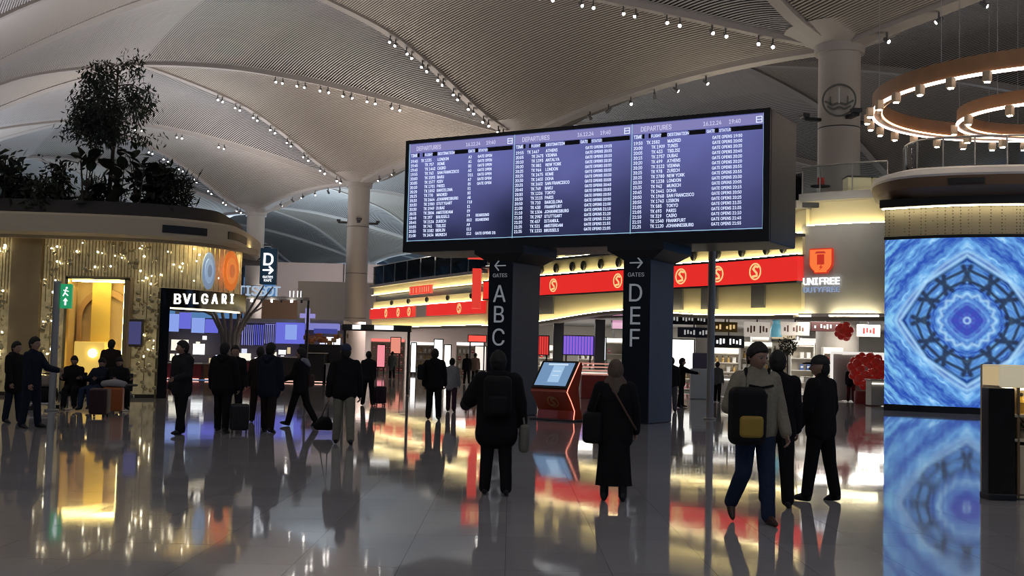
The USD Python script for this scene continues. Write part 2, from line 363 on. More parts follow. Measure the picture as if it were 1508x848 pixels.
def arch2(ca, cb, ws, label, group):
    for n_, w in enumerate(ws):
        b = ca + (cb - ca) * w; z = 16.6 + .85 * 4 * w * (1 - w); spot((b[0], b[1], z - .25), label + ', ' + ORD[n_] + ' from the ' + ('left' if ca[0] < cb[0] else 'right'), group, rnd.uniform(0, 360))
arch2(C12, c1, (.27, .34, .42, .5, .57, .66), 'spotlight on the arch over the board', 'spotlights on the arch over the board')
arch2(c1, c1 - VV, (.1, .2, .28), 'spotlight on the arch right of the emblem', 'spotlights right of the emblem column')
arch2(c3, c2, (.28, .4, .5, .62, .74, .84), 'spotlight on the low far arch', 'spotlights on the far arch')
arch2(c2, C12, (.15, .25, .36), 'spotlight right of the beige column', 'spotlights on the arch right of the beige column')
along(eE, C12 + 1 * VV - ROWV, pair(.08, .5, 5), 'tiny spotlight on the nearer distant dome', 'spotlights on the nearer distant dome')
along(eE, C12 + 2 * VV - ROWV, pair(.08, .5, 5), 'tiny spotlight on the farther distant dome', 'spotlights on the farther distant dome')

# ------------------------------------------------------------------ jewellery store on the left
bp = np.array([(XX(x, 500, d), d) for x, d in ((352, 39.4), (332, 38.4), (300, 37.3), (240, 36.0), (200, 35.7), (100, 35.4), (0, 35.3), (-90, 35.5), (-190, 36.4))])
bpath = resample(bp, .25); bx = bpath[:, 0]
def seg(path, x0, x1):
    p = resample(path, .03); p = p[(p[:, 0] <= x1 + 1e-6) & (p[:, 0] >= x0 - 1e-6)]
    return p[np.unique(np.linspace(0, len(p) - 1, max(2, len(p) // 8)).astype(int))]
def bX(px, d=35.7): return XX(px, 480, d)
def depth_at(path, px, py=500):
    r = ray(px, py); e = path[:, 0] - path[:, 1] * (r[0] / r[1]); k = int(np.argmin(abs(e)))
    for a in (k - 1, k):
        if 0 <= a < len(path) - 1 and e[a] * e[a + 1] < 0: return path[a] + (path[a + 1] - path[a]) * (e[a] / (e[a] - e[a + 1]))
    return path[k]
store = thing('jewellery_store', 'golden jewellery boutique with glittering facade under a planted roof', 'store', (-10, 36, 0))
GOLDB = mat('gold_backing', (.52, .44, .24), .5, noise=(6, .3), emit=(1, .80, .42), es=.085); GOLD = mat('brass_rod', (.55, .42, .18), .28, .9); GOLDP = mat('brushed_gold_panel', (.42, .33, .17), .4, .4)  # backing glows by itself, as a screen lit from behind
x240, x230 = depth_at(bpath, 246)[0], depth_at(bpath, 231)[0]
xd = {px: depth_at(bpath, px)[0] for px in (12, 58, 95, 112, 127, 155, 178, 187, 190, 231, 246, 356)}
xr = bpath[0, 0]
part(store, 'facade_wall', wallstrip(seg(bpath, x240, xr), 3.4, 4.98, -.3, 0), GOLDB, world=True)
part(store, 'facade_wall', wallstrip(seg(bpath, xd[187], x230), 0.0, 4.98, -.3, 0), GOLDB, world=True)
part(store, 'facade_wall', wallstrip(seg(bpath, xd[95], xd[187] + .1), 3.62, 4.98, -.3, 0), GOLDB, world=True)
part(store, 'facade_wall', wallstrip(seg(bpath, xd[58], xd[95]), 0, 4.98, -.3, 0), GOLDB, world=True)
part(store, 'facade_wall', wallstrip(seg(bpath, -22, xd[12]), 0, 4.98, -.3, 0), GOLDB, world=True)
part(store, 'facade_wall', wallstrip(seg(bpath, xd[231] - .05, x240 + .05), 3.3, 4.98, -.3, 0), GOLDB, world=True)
part(store, 'pilaster', wallstrip(seg(bpath, xd[12], xd[58]), 0, 4.98, -.3, .10), mat('warm_beige_stone', (.40, .30, .15), .5, noise=(1.2, .08)), world=True)
part(store, 'plinth', wallstrip(seg(bpath, -22, xd[231]), 0, .12, 0, .06), mat('dark_bronze', (.06, .05, .035), .4, .5), world=True)
# fascia, vents, planter wall, flat roof
fpath = np.vstack([[(XX(338, 350, 42.), 42.6), (XX(334, 350, 40.5), 40.8)], bp[2:]]); fpath = resample(fpath, .1)
FASC = mat('beige_fascia', (.60, .52, .38), .6)
part(store, 'fascia', sweep(fpath, [(-.3, 4.98), (.85, 4.86), (1.0, 4.95), (1.0, 5.46), (.9, 5.54), (-.3, 5.54)]), FASC, world=True)
for pa, pb in ((242, 296), (342, 362)):
    front = fpath + normals2(fpath) * 1.0; e_ = [int(np.argmin(np.linalg.norm(front - depth_at(front, a_, 345), axis=1))) for a_ in (pa, pb)]
    part(store, 'vent_slot', wallstrip(fpath[max(0, min(e_) - 1):max(e_) + 2], 5.07, 5.30, .98, 1.03), BLACK, world=True)
part(store, 'planter_wall', wallstrip(fpath[6::3], 5.5, 6.0, -.15, .35), mat('dark_brown_planter', (.055, .048, .045), .7), world=True)
roofp = np.vstack([fpath, [(fpath[-1, 0], 50), (fpath[0, 0], 50)]])
part(store, 'roof_slab', trimesh.creation.extrude_polygon(Polygon(roofp).buffer(0), .2, engine='earcut').apply_translation((0, 0, 5.2)), mat('roof_grey', (.2, .19, .18), .8), world=True)
# warm cove strip under the fascia, washing the facade
part(store, 'cove_strip', wallstrip(seg(bpath, -20, xr), 4.92, 4.96, .30, .38), glow('gold_cove', (1, .80, .42), 52.0), world=True)
part(store, 'cove_lip', wallstrip(seg(bpath, -20, xr), 4.78, 4.99, .52, .57), FASC, world=True)  # lip added to keep the strip out of the floor reflections
# hanging rods, discs and bulbs
def at_b(x, off): 
    k = int(np.argmin(abs(bpath[:, 0] - x))); n = normals2(bpath)[k]; return np.array([x + n[0] * off, np.interp(-x, -bpath[:, 0], bpath[:, 1]) + n[1] * off])
rods = []; xs = np.arange(-21, xr, .095)
for x in xs:
    if xd[12] - .05 < x < xd[58] + .05: continue
    zb = 3.45 if x > x230 else (3.70 if xd[95] - .05 < x < xd[187] + .1 else (.15 if rnd.random() < .3 else rnd.uniform(2.4, 3.6)))
    q = at_b(x, .10); rods.append(box((q[0], q[1], (zb + 4.9) / 2), (.022, .022, 4.9 - zb)))
part(store, 'rod_curtain', cat_(rods), GOLD, kind='stuff', world=True, smooth=False)
petal = trimesh.creation.icosphere(0, 1)
discs = []
for _ in range(900):
    x = rnd.uniform(-17, x230); z = rnd.uniform(.2, 4.8) if rnd.random() < .3 else rnd.uniform(.2, 3.2)
    if xd[12] - .1 < x < xd[58] + .1 or (xd[95] - .15 < x < xd[187] + .15 and z < 3.8): continue
    q = at_b(x, .14); s = rnd.uniform(.04, .10); m = petal.copy(); m.apply_scale((s, .03, s * rnd.uniform(.6, 1.4))); m.apply_transform(trimesh.transformations.rotation_matrix(rnd.uniform(0, 3), [0, 1, 0])); m.apply_translation((q[0], q[1], z)); discs.append(m)
part(store, 'metal_petal_screen', cat_(discs), mat('pale_gold_leaf', (.66, .55, .30), .3, .8), kind='stuff', world=True, smooth=False)
BULB = glow('bulb_glow', (1, .90, .68), 14.0)
for _ in range(210):
    x = rnd.uniform(-16.5, xr - .2); z = rnd.uniform(.5, 4.75)
    if xd[12] - .1 < x < xd[58] + .1 or (xd[95] - .2 < x < xd[187] + .2 and z < 3.9) or (x > x230 - .1 and z < 3.7): continue
    q = at_b(x, .2); m = trimesh.creation.icosphere(1, rnd.uniform(.018, .036)); m.apply_translation((q[0], q[1], z)); part(store, 'light_bulb', m, BULB, world=True)
# two painted discs on the upper right of the facade, with added glow
for px, py, rx_, rz_, col, nm in ((299, 399, .30, .60, (.26, .36, .52), 'blue_disc'), (331, 399, .46, .66, (.85, .20, .03), 'orange_disc')):
    q0 = depth_at(bpath, px, py); k = int(np.argmin(np.linalg.norm(bpath - q0, axis=1))); n = normals2(bpath)[k]
    z = min(ZH(px, py, q0[1]), 4.86 - rz_)
    for r0, c in ((1.0, col), (.66, tuple(min(1, v * 1.35 + .02) for v in col)), (.34, tuple(min(1, v * .8 + .03) for v in col))):
        pl = affinity.scale(Point(0, 0).buffer(1, 24), rx_ * r0, rz_ * r0)
        part(store, nm if r0 == 1 else 'inner_disc', upright(prims(pl, .03 + .02 * (1 - r0) * 3), (q0[0] + n[0] * .22, q0[1] + n[1] * .22, z), n), mat(nm + '%d' % (r0 * 100), c, .5, emit=c, es=.55), world=True)
# display niche
nx0, nx1 = xd[95], xd[187]; ny = at_b((nx0 + nx1) / 2, 0)[1]; nw = nx1 - nx0; ncx = (nx0 + nx1) / 2
NICHE = mat('niche_beige', (.52, .40, .24), .6); YEL = mat('yellow_silk', (.80, .60, .16), .5)
part(store, 'niche_back', box((ncx, ny + .85, 1.8), (nw + .3, .08, 3.7)), NICHE, world=True)
for sx in (-1, 1): part(store, 'niche_side', box((ncx + sx * (nw / 2 + .06), ny + .4, 1.8), (.1, .9, 3.7)), NICHE, world=True)
part(store, 'niche_top', box((ncx, ny + .4, 3.66), (nw + .2, .9, .1)), NICHE, world=True)
part(store, 'niche_floor', box((ncx, ny + .4, .25), (nw, .9, .5)), NICHE, world=True)
ar = Polygon([(-.86, 0), (.86, 0)] + [(.86 * math.cos(a), 2.0 + .86 * math.sin(a)) for a in np.linspace(0, PI, 20)]); ar = ar.difference(affinity.scale(ar, .86, .93, origin=(0, 0)))
part(store, 'niche_arch', upright(prims(ar, .12), (ncx + .02, ny + .78, .5), (0, -1)), mat('arch_brown', (.42, .27, .15), .5), world=True)
part(store, 'banner', box((bX(141), ny + .62, 2.65), (bX(155) - bX(127), .03, 1.9)), YEL, world=True)
part(store, 'display_case', rbox((bX(134), ny + .45, 1.1), (.95, .6, 1.2), .03), mat('lit_display_case', (.7, .5, .14), .5, emit=(1, .66, .14), es=.55), world=True)
part(store, 'display_jewel', trimesh.creation.icosphere(2, .14).apply_translation((bX(140), ny + .1, 1.35)), glow('jewel_glow', (1, .8, .4), 5), world=True)  # the jewel is given its own glow
FR = mat('niche_frame_gold', (.7, .55, .25), .3, .8)
for sx in (-1, 1): part(store, 'niche_frame', box((ncx + sx * nw / 2, ny - .06, 1.83), (.09, .16, 3.66)), FR, world=True)
part(store, 'niche_frame', box((ncx, ny - .06, 3.66), (nw + .09, .16, .09)), FR, world=True)
part(store, 'niche_light_strip', box((nx1 - .09, ny + .06, 1.9), (.05, .05, 3.1)), glow('niche_strip', (1, .80, .30), 14.0), world=True)
part(store, 'niche_light_strip', box((ncx, ny + .08, 3.56), (nw - .2, .06, .05)), glow('niche_strip_top', (1, .78, .26), 26.0), world=True)
# small window with a blue display right of the niche, and the dark portal
q = depth_at(bpath, 201); part(store, 'display_window', box((q[0], q[1] - .16, 2.0), (.52, .12, .85)), mat('window_gilt', (.3, .25, .16), .3, .8), world=True)
part(store, 'display_window_picture', box((q[0], q[1] - .24, 2.0), (.4, .04, .7)), glow('blue_picture', (.16, .16, .48), .32), world=True)
part(store, 'portal_jamb', wallstrip(seg(bpath, x230, x240), 0, 3.35, -.6, .18), mat('black_gloss', (.010, .009, .009), .12), world=True)
part(store, 'portal_header', wallstrip(seg(bpath, x230, xr + .1), 2.84, 3.42, -.35, .2), mat('black_gloss'), world=True)
part(store, 'portal_soffit_strip', wallstrip(seg(bpath, x240, xr), 2.79, 2.835, -.2, 0), glow('soffit_strip', (1, .86, .6), 1.6), world=True)
# name lettering on the header, one part per letter, following its curve
def letters_on(parent, s, path, px0, px1, py, h, off, material, depth=.04, bold=True, py1=None):
    path = resample(path, .03); N = normals2(path); front = path + N * off
    wd_ = [np.ptp(text(c_, 1, .01, bold).bounds[:, 0]) if c_ != ' ' else .4 for c_ in s]; pos_ = np.cumsum(wd_) - np.array(wd_) / 2 + np.arange(len(s)) * .22
    for ch, px in zip(s, px0 + (px1 - px0) * (pos_ - pos_[0]) / (pos_[-1] - pos_[0])):
        if ch == ' ': continue
        y = py if py1 is None else py + (py1 - py) * (px - px0) / (px1 - px0)
        q = depth_at(front, px, y); k = int(np.argmin(np.linalg.norm(front - q, axis=1)))
        part(parent, 'letter', upright(text(ch, h, depth, bold), (q[0], q[1], ZH(px, y, q[1])), N[k]), material, world=True, smooth=False)
letters_on(store, 'BVLGARI', bpath, 261, 341, 440, .31, .2, glow('letter_white', (1, .95, .82), 1.6))

# ------------------------------------------------------------------ the flight information board on two pillars
DL, DR = 33.2, 27.6
A0 = np.array([XX(600, 206, DL), DL]); A1 = np.array([XX(1136, 152, DR), DR]); bd = A1 - A0; BL = np.linalg.norm(bd); bd /= BL; bn = np.array([bd[1], -bd[0]])
if bn[1] > 0: bn = -bn
BT = 7.72; BB = 4.48; BD = 2.0
rzb = math.degrees(math.atan2(bd[1], bd[0]))
board = thing('departure_board', 'huge black flight board of three lit purple panels raised on two pillars', 'information board', (*(A0 + bd * BL / 2 - bn * BD / 2), BB), rzb)
# local: x along the board, y away from the reader, z up from its underside
H = BT - BB
part(board, 'casing', rbox((0, .03, H / 2), (BL, BD, H), .04), mat('board_casing', (.022, .022, .026), .45))
bez = sbox(-BL / 2, 0, BL / 2, H).difference(sbox(-BL / 2 + .10, .30, BL / 2 - .16, H - .10))
part(board, 'bezel', upright(prims(bez, .07), (0, -BD / 2 - .0, 0), (0, -1)), BLACK)
SX0, SX1, SZ0, SZ1 = -BL / 2 + .10, BL / 2 - .16, .30, H - .10
SW = (SX1 - SX0) / 3; SH = SZ1 - SZ0; YF = -BD / 2 - .012
TXT = glow('board_text', (.66, .74, 1.0), 1.15); TXT2 = glow('board_text_header', (.70, .68, 1.0), .80); LINE = glow('board_cyan_line', (.42, .74, .95), .7); HEADB = glow('board_header_band', (.23, .22, .48), .95); CELL = mat('board_dark_cell', (.01, .012, .02), .5)
CITIES = ['LONDON', 'BERLIN', 'DUBAI', 'ISTANBUL', 'PARIS', 'ROME', 'MUNICH', 'ATHENS', 'AMSTERDAM', 'BARCELONA', 'CAIRO', 'DOHA', 'VIENNA', 'BRUSSELS', 'MADRID', 'FRANKFURT', 'SAN FRANCISCO', 'ANTALYA', 'ZURICH', 'TUNIS', 'JOHANNESBURG', 'BAKU', 'LISBON', 'NEW YORK', 'TBILISI', 'STUTTGART', 'KIEV', 'TOKYO']
_tc = {}
def btext(s, h):
    if (s, h) not in _tc:
        m = text(s, h, .006, True, center=False); m.apply_scale((.80, 1, 1)); _tc[(s, h)] = m
    return _tc[(s, h)]
def put(s, x, z, h, k): return upright(btext(s, h), (SX0 + k * SW + x, YF - .012, SZ0 + z), (0, -1))
rowh = (SH - .56) / 18
for k in range(3):
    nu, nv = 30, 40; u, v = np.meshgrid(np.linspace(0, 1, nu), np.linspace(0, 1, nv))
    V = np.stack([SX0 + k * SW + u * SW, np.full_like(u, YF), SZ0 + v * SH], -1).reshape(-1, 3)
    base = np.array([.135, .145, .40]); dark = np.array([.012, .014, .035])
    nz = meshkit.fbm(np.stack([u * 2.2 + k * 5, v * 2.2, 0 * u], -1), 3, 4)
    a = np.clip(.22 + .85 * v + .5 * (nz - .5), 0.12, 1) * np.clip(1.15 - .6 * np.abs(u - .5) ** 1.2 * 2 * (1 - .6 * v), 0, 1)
    if k == 0: a *= 1 - .8 * np.clip((u - .62) * 3, 0, 1) * np.clip((.55 - v) * 3, 0, 1)  # viewing falloff painted into the screen colours as dark lower zones
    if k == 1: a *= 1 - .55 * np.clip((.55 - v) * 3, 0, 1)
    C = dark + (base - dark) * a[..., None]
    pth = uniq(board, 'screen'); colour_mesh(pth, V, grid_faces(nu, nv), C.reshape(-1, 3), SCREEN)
    # title band, column heads with dark gaps
    part(pth, 'title_band', box((SX0 + (k + .5) * SW, YF - .006, SZ1 - .14), (SW - .03, .008, .24)), HEADB)
    part(pth, 'title_text', cat_([put('DEPARTURES', .25, SH - .21, .12, k), put('16.12.24', 1.95, SH - .2, .10, k), put('19:40', 2.62, SH - .2, .10, k)]), TXT2, smooth=False, kind='stuff')
    fr = sbox(0, 0, .16, .16).difference(sbox(.02, .02, .14, .07)).difference(sbox(.02, .09, .14, .14))
    part(pth, 'panel_number_box', upright(prims(fr, .008), (SX0 + (k + 1) * SW - .21, YF - .008, SZ1 - .235), (0, -1)), TXT)
    for x0, x1 in ((.28, .36), (.48, .53), (.82, .98), (1.55, 2.02), (2.24, 2.36), (2.66, SW - .05)):
        part(pth, 'dark_cell', box((SX0 + k * SW + (x0 + x1) / 2, YF - .008, SZ1 - .34), (x1 - x0, .012, .115)), CELL)
    part(pth, 'column_heading', cat_([put('TIME', .06, SH - .385, .085, k), put('FLIGHT', .55, SH - .385, .07, k), put('DESTINATION', 1.0, SH - .385, .075, k), put('GATE', 2.05, SH - .385, .075, k), put('STATUS', 2.38, SH - .385, .07, k)]), TXT, smooth=False, kind='stuff')
    part(pth, 'frame_line', cat_([box((SX0 + k * SW + .012, YF - .01, (SZ0 + SZ1) / 2), (.018, .012, SH)), box((SX0 + (k + .5) * SW, YF - .01, SZ0 + .03), (SW, .012, .018))] + ([box((SX1 - .012, YF - .01, (SZ0 + SZ1) / 2), (.018, .012, SH))] if k == 2 else [])), LINE)
    hh, mm = 19, 40 + 5 * k
    for r in range(18):
        z = SH - .55 - rowh * r; mm += rnd.choice((0, 5, 5, 10)); hh += mm // 60; mm %= 60
        it = [put('%02d:%02d' % (hh, mm), .06, z, .082, k), put('TK %d' % rnd.randint(100, 2999), .56 if r else .42, z, .082, k), put(CITIES[(r * 5 + k * 7 + r // 3) % len(CITIES)], 1.0, z, .082, k)]
        if k == 0:
            it.append(put(rnd.choice('ABDEF') + str(rnd.randint(1, 12)), 2.05, z, .078, k))
            if r < 7: it.append(put('GATE OPEN', 2.36, z, .075, k))
            if r in (13, 14): it.append(put('BOARDING', 2.34, z, .075, k))
            if r == 17: it.append(put('GATE OPENS 20:', 2.34, z, .075, k))
        else: it.append(put('GATE OPENS %02d:%02d' % (hh, (mm * 7) % 60), 2.20, z, .075, k))
        part(pth, 'flight_row', cat_(it), TXT, smooth=False, kind='stuff')
# pillars
def pillar(px, d, items, label):
    c = P(px, 500, d); p = thing('sign_pillar', label, 'pillar', (c[0], c[1], 0), rzb)
    w, dp = .72, 1.45
    part(p, 'shaft', rbox((0, 0, BB / 2 - .15), (w, dp, BB - .3), .02), mat('pillar_side_grey', (.085, .080, .078), .5))
    part(p, 'front_panel', rbox((0, -dp / 2 - .02, BB / 2 - .15), (w + .02, .05, BB - .3), .01), mat('pillar_front_black', (.008, .009, .012), .3))
    cap = Manifold.batch_hull([Manifold.cube((w + .04, dp + .04, .02), True).translate((0, 0, BB - .42)), Manifold.cube((w + .8, dp + .36, .02), True).translate((0, 0, BB - .19)), Manifold.cube((w + .8, dp + .36, .02), True).translate((0, 0, BB - .01))])
    part(p, 'bracket_cap', tm(cap), BLACK, smooth=False)
    for s, z, h, col, dep in items:
        part(p, 'letter' if len(s) == 1 else 'caption', upright(text(s, h, .012, False), (-.02, -dp / 2 - .045, z), (0, -1)), col, smooth=False)
    return p
LET = glow('pillar_letter', (.36, .39, .44), .42); LETS = glow('pillar_caption', (.25, .27, .3), .5)
def arrow(p, left, z, dp=1.45):
    s = union_all([LineString([(-.16, 0), (.16, 0)]).buffer(.018), LineString([(.05, .12), (.16, 0), (.05, -.12)]).buffer(.018)])
    if left: s = affinity.scale(s, -1, 1, origin=(0, 0))
    part(p, 'arrow', upright(prims(s, .012), (-.02, -dp / 2 - .045, z), (0, -1)), LET, label='white arrow', smooth=False)
def pz(px, py, d): return ZH(px, py, d)
da, dd = 31.2, 29.3
pA = pillar(757, da, [('GATES', pz(745, 408, da), .10, LETS, 0)] + [(c, pz(743, y, da), .44, LET, 0) for c, y in zip('ABCD', (434, 464, 497, 532))], 'black sign pillar lettered A B C D under the flight board')
arrow(pA, True, pz(745, 394, da))
pD = pillar(955, dd, [('GATES', pz(940, 407, dd), .10, LETS, 0)] + [(c, pz(940, y, dd), .44, LET, 0) for c, y in zip('DEF', (433, 466, 498))], 'black sign pillar lettered D E F behind the woman in a headscarf')
arrow(pD, False, pz(940, 390, dd))

# ------------------------------------------------------------------ self-service kiosk
kc = P(822, 560, 29.2); kr = -38.0
kiosk = thing('information_kiosk', 'orange red self service kiosk with tilted lit touch screen between the pillars', 'kiosk', (kc[0], kc[1], 0), kr)
KW = 1.12; ORG_ = mat('orange_red_lacquer', (.42, .055, .022), .28, coat=.4)
prof = [(-.10, 0), (-.06, .25), (-.22, .50), (-.40, .72), (-.36, .80), (.12, 1.46), (.22, 1.46), (.26, 1.38), (.10, .8), (.20, .3), (.32, 0)]
kb = prims(Polygon(prof), KW); Tm = np.eye(4); Tm[:3, 0] = (0, 1, 0); Tm[:3, 1] = (0, 0, 1); Tm[:3, 2] = (1, 0, 0); Tm[:3, 3] = (-KW / 2, 0, 0); kb.apply_transform(Tm)
part(kiosk, 'body', kb, ORG_, smooth=40)
part(kiosk, 'base_plate', rbox((0, .1, .02), (KW + .2, .8, .04), .015), DARK)
a = math.atan2(.66, .48); sc = np.array([0, (-.36 + .12) / 2, (.8 + 1.46) / 2]); nrm = np.array([0, -math.sin(a), math.cos(a)])
def tilt(m, off):
    T = np.eye(4); T[:3, 0] = (1, 0, 0); T[:3, 1] = (0, math.cos(a), math.sin(a)); T[:3, 2] = nrm; T[:3, 3] = sc + nrm * off
    m = m.copy(); m.apply_transform(T); return m
part(kiosk, 'screen_frame', tilt(rbox((0, 0, 0), (KW, .84, .05), .015), .02), BLACK)
scr = part(kiosk, 'screen', tilt(box((0, 0, 0), (KW - .16, .70, .01)), .05), glow('kiosk_screen', (.17, .30, .50), .95))
part(scr, 'dialog_box', tilt(box((.05, 0, 0), (.34, .50, .006)), .058), glow('kiosk_dialog', (.36, .55, .78), 1.0))
part(scr, 'title_bar', tilt(cat_([box((.0, .29, 0), (.6, .05, .004)), box((.05, -.05, .004), (.2, .02, .004)), box((.05, .08, .004), (.24, .025, .004))]), .060), glow('kiosk_text', (.6, .75, .9), 1.0))
ring = Point(0, 0).buffer(.17, 24).difference(Point(0, 0).buffer(.135, 24)); S_ = LineString([(.06, .09), (-.02, .10), (-.05, .04), (.03, -.03), (.05, -.08), (-.06, -.10)]).buffer(.022)
em2 = prims(union_all([ring, S_]), .01); T = np.eye(4); b2 = math.atan2(.47, -.34); fn2 = np.array([0, -.81, -.58]); T[:3, 0] = (1, 0, 0); T[:3, 1] = (0, -.58, .81); T[:3, 2] = fn2; T[:3, 3] = (0.02, -.225, .47); em2.apply_transform(T)
part(kiosk, 'emblem', em2, mat('dull_gold', (.55, .25, .1), .4, .4), smooth=False)
for sx in (1,):
    part(kiosk, 'edge_light', tube([(sx * (KW / 2 + .012), y - .012, z) for y, z in [prof[i] for i in (0, 1, 2, 3, 4, 5)]], .014, 6), glow('edge_pink', (1, .30, .20), 1.6))

# ------------------------------------------------------------------ duty free building: curved fascia from right to left
def pts(*a): return np.array([(XX(x, y, d), d) for x, y, d in a])
upath = resample(pts((1180, 440, 46.0), (1090, 440, 49.2), (985, 440, 53.0), (885, 440, 57.6), (786, 440, 63.0), (716, 440, 68.0)), .5)
uni = thing('duty_free_building', 'curved duty free store front with red light band and cream coves behind the board', 'store', (5, 58, 0))
N_ = len(upath); sarc = np.linspace(0, 1, N_)
pxs = np.interp(sarc, [0, .2, .45, .7, 1], [0, 1, 2, 3, 4])
zlow = np.interp(sarc, [0, .12, .25, .42, .55, .75, 1], [3.42, 3.45, 3.5, 3.9, 3.75, 3.3, 3.2])
from scipy.ndimage import gaussian_filter1d
zlow = gaussian_filter1d(zlow, 3, mode='nearest')
part(uni, 'lower_cladding', wallstrip(upath, zlow + .12, 4.80, -.3, .0), CREAM, world=True)
part(uni, 'cove_lip', wallstrip(upath, zlow - .10, zlow + .04, -.3, .42), BEIGE, world=True)
part(uni, 'cove_light_strip', wallstrip(upath, zlow + .05, zlow + .10, .16, .26), LEDW, world=True)
part(uni, 'red_light_band', wallstrip(upath, 4.84, 5.82, -.1, .22), REDBOX, world=True)
part(uni, 'band_frame', wallstrip(upath, 5.82, 5.90, -.1, .26), DARK, world=True)
part(uni, 'band_frame', wallstrip(upath, 4.77, 4.84, -.1, .26), DARK, world=True)
part(uni, 'spotlight_frieze', wallstrip(upath, 5.90, 6.62, -.3, -.05), CREAM, world=True)
part(uni, 'frieze_light_strip', wallstrip(upath, 5.91, 5.96, .06, .14), LEDW, world=True)
part(uni, 'shadow_ledge', wallstrip(upath, 6.62, 6.74, -.3, .34), DARK, world=True)  # thin dark line between the cream bands
part(uni, 'upper_cove', wallstrip(upath, 6.74, 7.75, -.4, -.2), CREAM, world=True)
part(uni, 'upper_light_strip', wallstrip(upath, 6.75, 6.80, -.02, .08), LEDW, world=True)
part(uni, 'parapet', wallstrip(upath, 7.75, 8.05, -.5, .3), mat('gallery_edge', (.33, .32, .30), .5), world=True)
part(uni, 'gallery_floor', trimesh.creation.extrude_polygon(Polygon(np.vstack([upath, [(upath[-1, 0] + 6, 80), (30, 80), (30, 46)]])).buffer(0), .2, engine='earcut').apply_translation((0, 0, 7.8)), DARK, world=True)
NU = normals2(upath)
def on_u(s, off): k = int(round(s * (N_ - 1))); return np.array([upath[k, 0] + NU[k, 0] * off, upath[k, 1] + NU[k, 1] * off]), NU[k]
WHITEP = mat('white_cladding_seam', (.30, .29, .27), .5)
for s in np.arange(.03, 1, .055):               # spotlights: dark ovals with a stem on the frieze
    q, n = on_u(s, .1); rzz = math.degrees(math.atan2(n[1], n[0])) + 90
    m = trimesh.creation.icosphere(2, 1); m.apply_scale((.14, .16, .26)); m.apply_transform(trimesh.transformations.rotation_matrix(math.radians(rzz), [0, 0, 1])); m.apply_translation((q[0], q[1], 6.24))
    part(uni, 'frieze_spotlight', m, BLACK, world=True)
for s, wd in ((.05, .7), (.37, .5), (.62, 1.7), (.70, .5), (.86, 1.4), (.97, .8)):
    q, n = on_u(s, -.1); part(uni, 'grey_panel', box((q[0], q[1], 7.24), (wd, .22, .98), math.degrees(math.atan2(n[1], n[0])) + 90), mat('grey_panel', (.16, .16, .165), .5), world=True)
for s, wd in ((.10, .8), (.22, 1.0), (.30, .6), (.72, 1.5), (.9, .9)):
    q, n = on_u(s, .04); part(uni, 'grey_panel', box((q[0], q[1], 4.3), (wd, .1, .95), math.degrees(math.atan2(n[1], n[0])) + 90), mat('grey_panel'), world=True)
def emblem_shape(r):
    rg = Point(0, 0).buffer(r, 20).difference(Point(0, 0).buffer(r * .82, 20))
    s_ = LineString([(r * .45, r * .5), (0, r * .62), (-r * .35, r * .3), (r * .25, -r * .2), (r * .3, -r * .5), (-r * .4, -r * .58)]).buffer(r * .13)
    return union_all([rg, s_])
UE = prims(emblem_shape(.36), .02)
for px in (1118, 1062, 1008, 915, 820, 742):
    q = depth_at(upath, px, 425); k = int(np.argmin(np.linalg.norm(upath - q, axis=1))); n = NU[k]
    part(uni, 'band_emblem', upright(UE, (q[0] + n[0] * .225, q[1] + n[1] * .225, 5.33), n), PALE, world=True, smooth=False)
# fin sign at the left end of the red band
q, n = on_u(1, .4)
part(uni, 'fin_sign', box((q[0] - .2, q[1] - .5, 5.4), (.5, 1.4, 2.3)), glow('fin_red', (.9, .05, .035), .8), world=True)
part(uni, 'fin_sign', box((q[0] - .1, q[1] - .9, 7.6), (1.3, .3, 1.0)), glow('fin_red'), world=True)
part(uni, 'fin_emblem', upright(UE, (q[0] - .1, q[1] - 1.06, 7.6), (0, -1)), PALE, world=True, smooth=False)
part(uni, 'end_wall', box((q[0] + .6, q[1] + 1.1, 5.4), (.3, 1.6, 4.6)), mat('grey_panel'), world=True)
# grey wall with the logo, turning towards the viewer at the right
gpath = resample(pts((1306, 400, 44.2), (1270, 400, 44.6), (1220, 400, 45.4), (1180, 400, 46.2)), .25)
part(uni, 'logo_wall', wallstrip(gpath, 3.55, 7.05, -.3, 0), GREYW, world=True)
part(uni, 'logo_wall_lip', wallstrip(gpath, 3.25, 3.40, -.3, .40), BEIGE, world=True)
for a, b in ((1, 9), (11, 19)):
    part(uni, 'logo_wall_light', wallstrip(gpath[a:b], 3.41, 3.47, .14, .26), glow('logo_wall_led', (1, .88, .55), 26.0), world=True)
part(uni, 'logo_wall_cove', wallstrip(gpath, 7.05, 8.0, -.5, -.3), CREAM, world=True)
part(uni, 'logo_wall_light', wallstrip(gpath, 7.06, 7.10, -.16, -.08), LEDW, world=True)
part(uni, 'logo_wall_top', wallstrip(gpath, 8.0, 8.32, -.6, .25), mat('gallery_edge'), world=True)
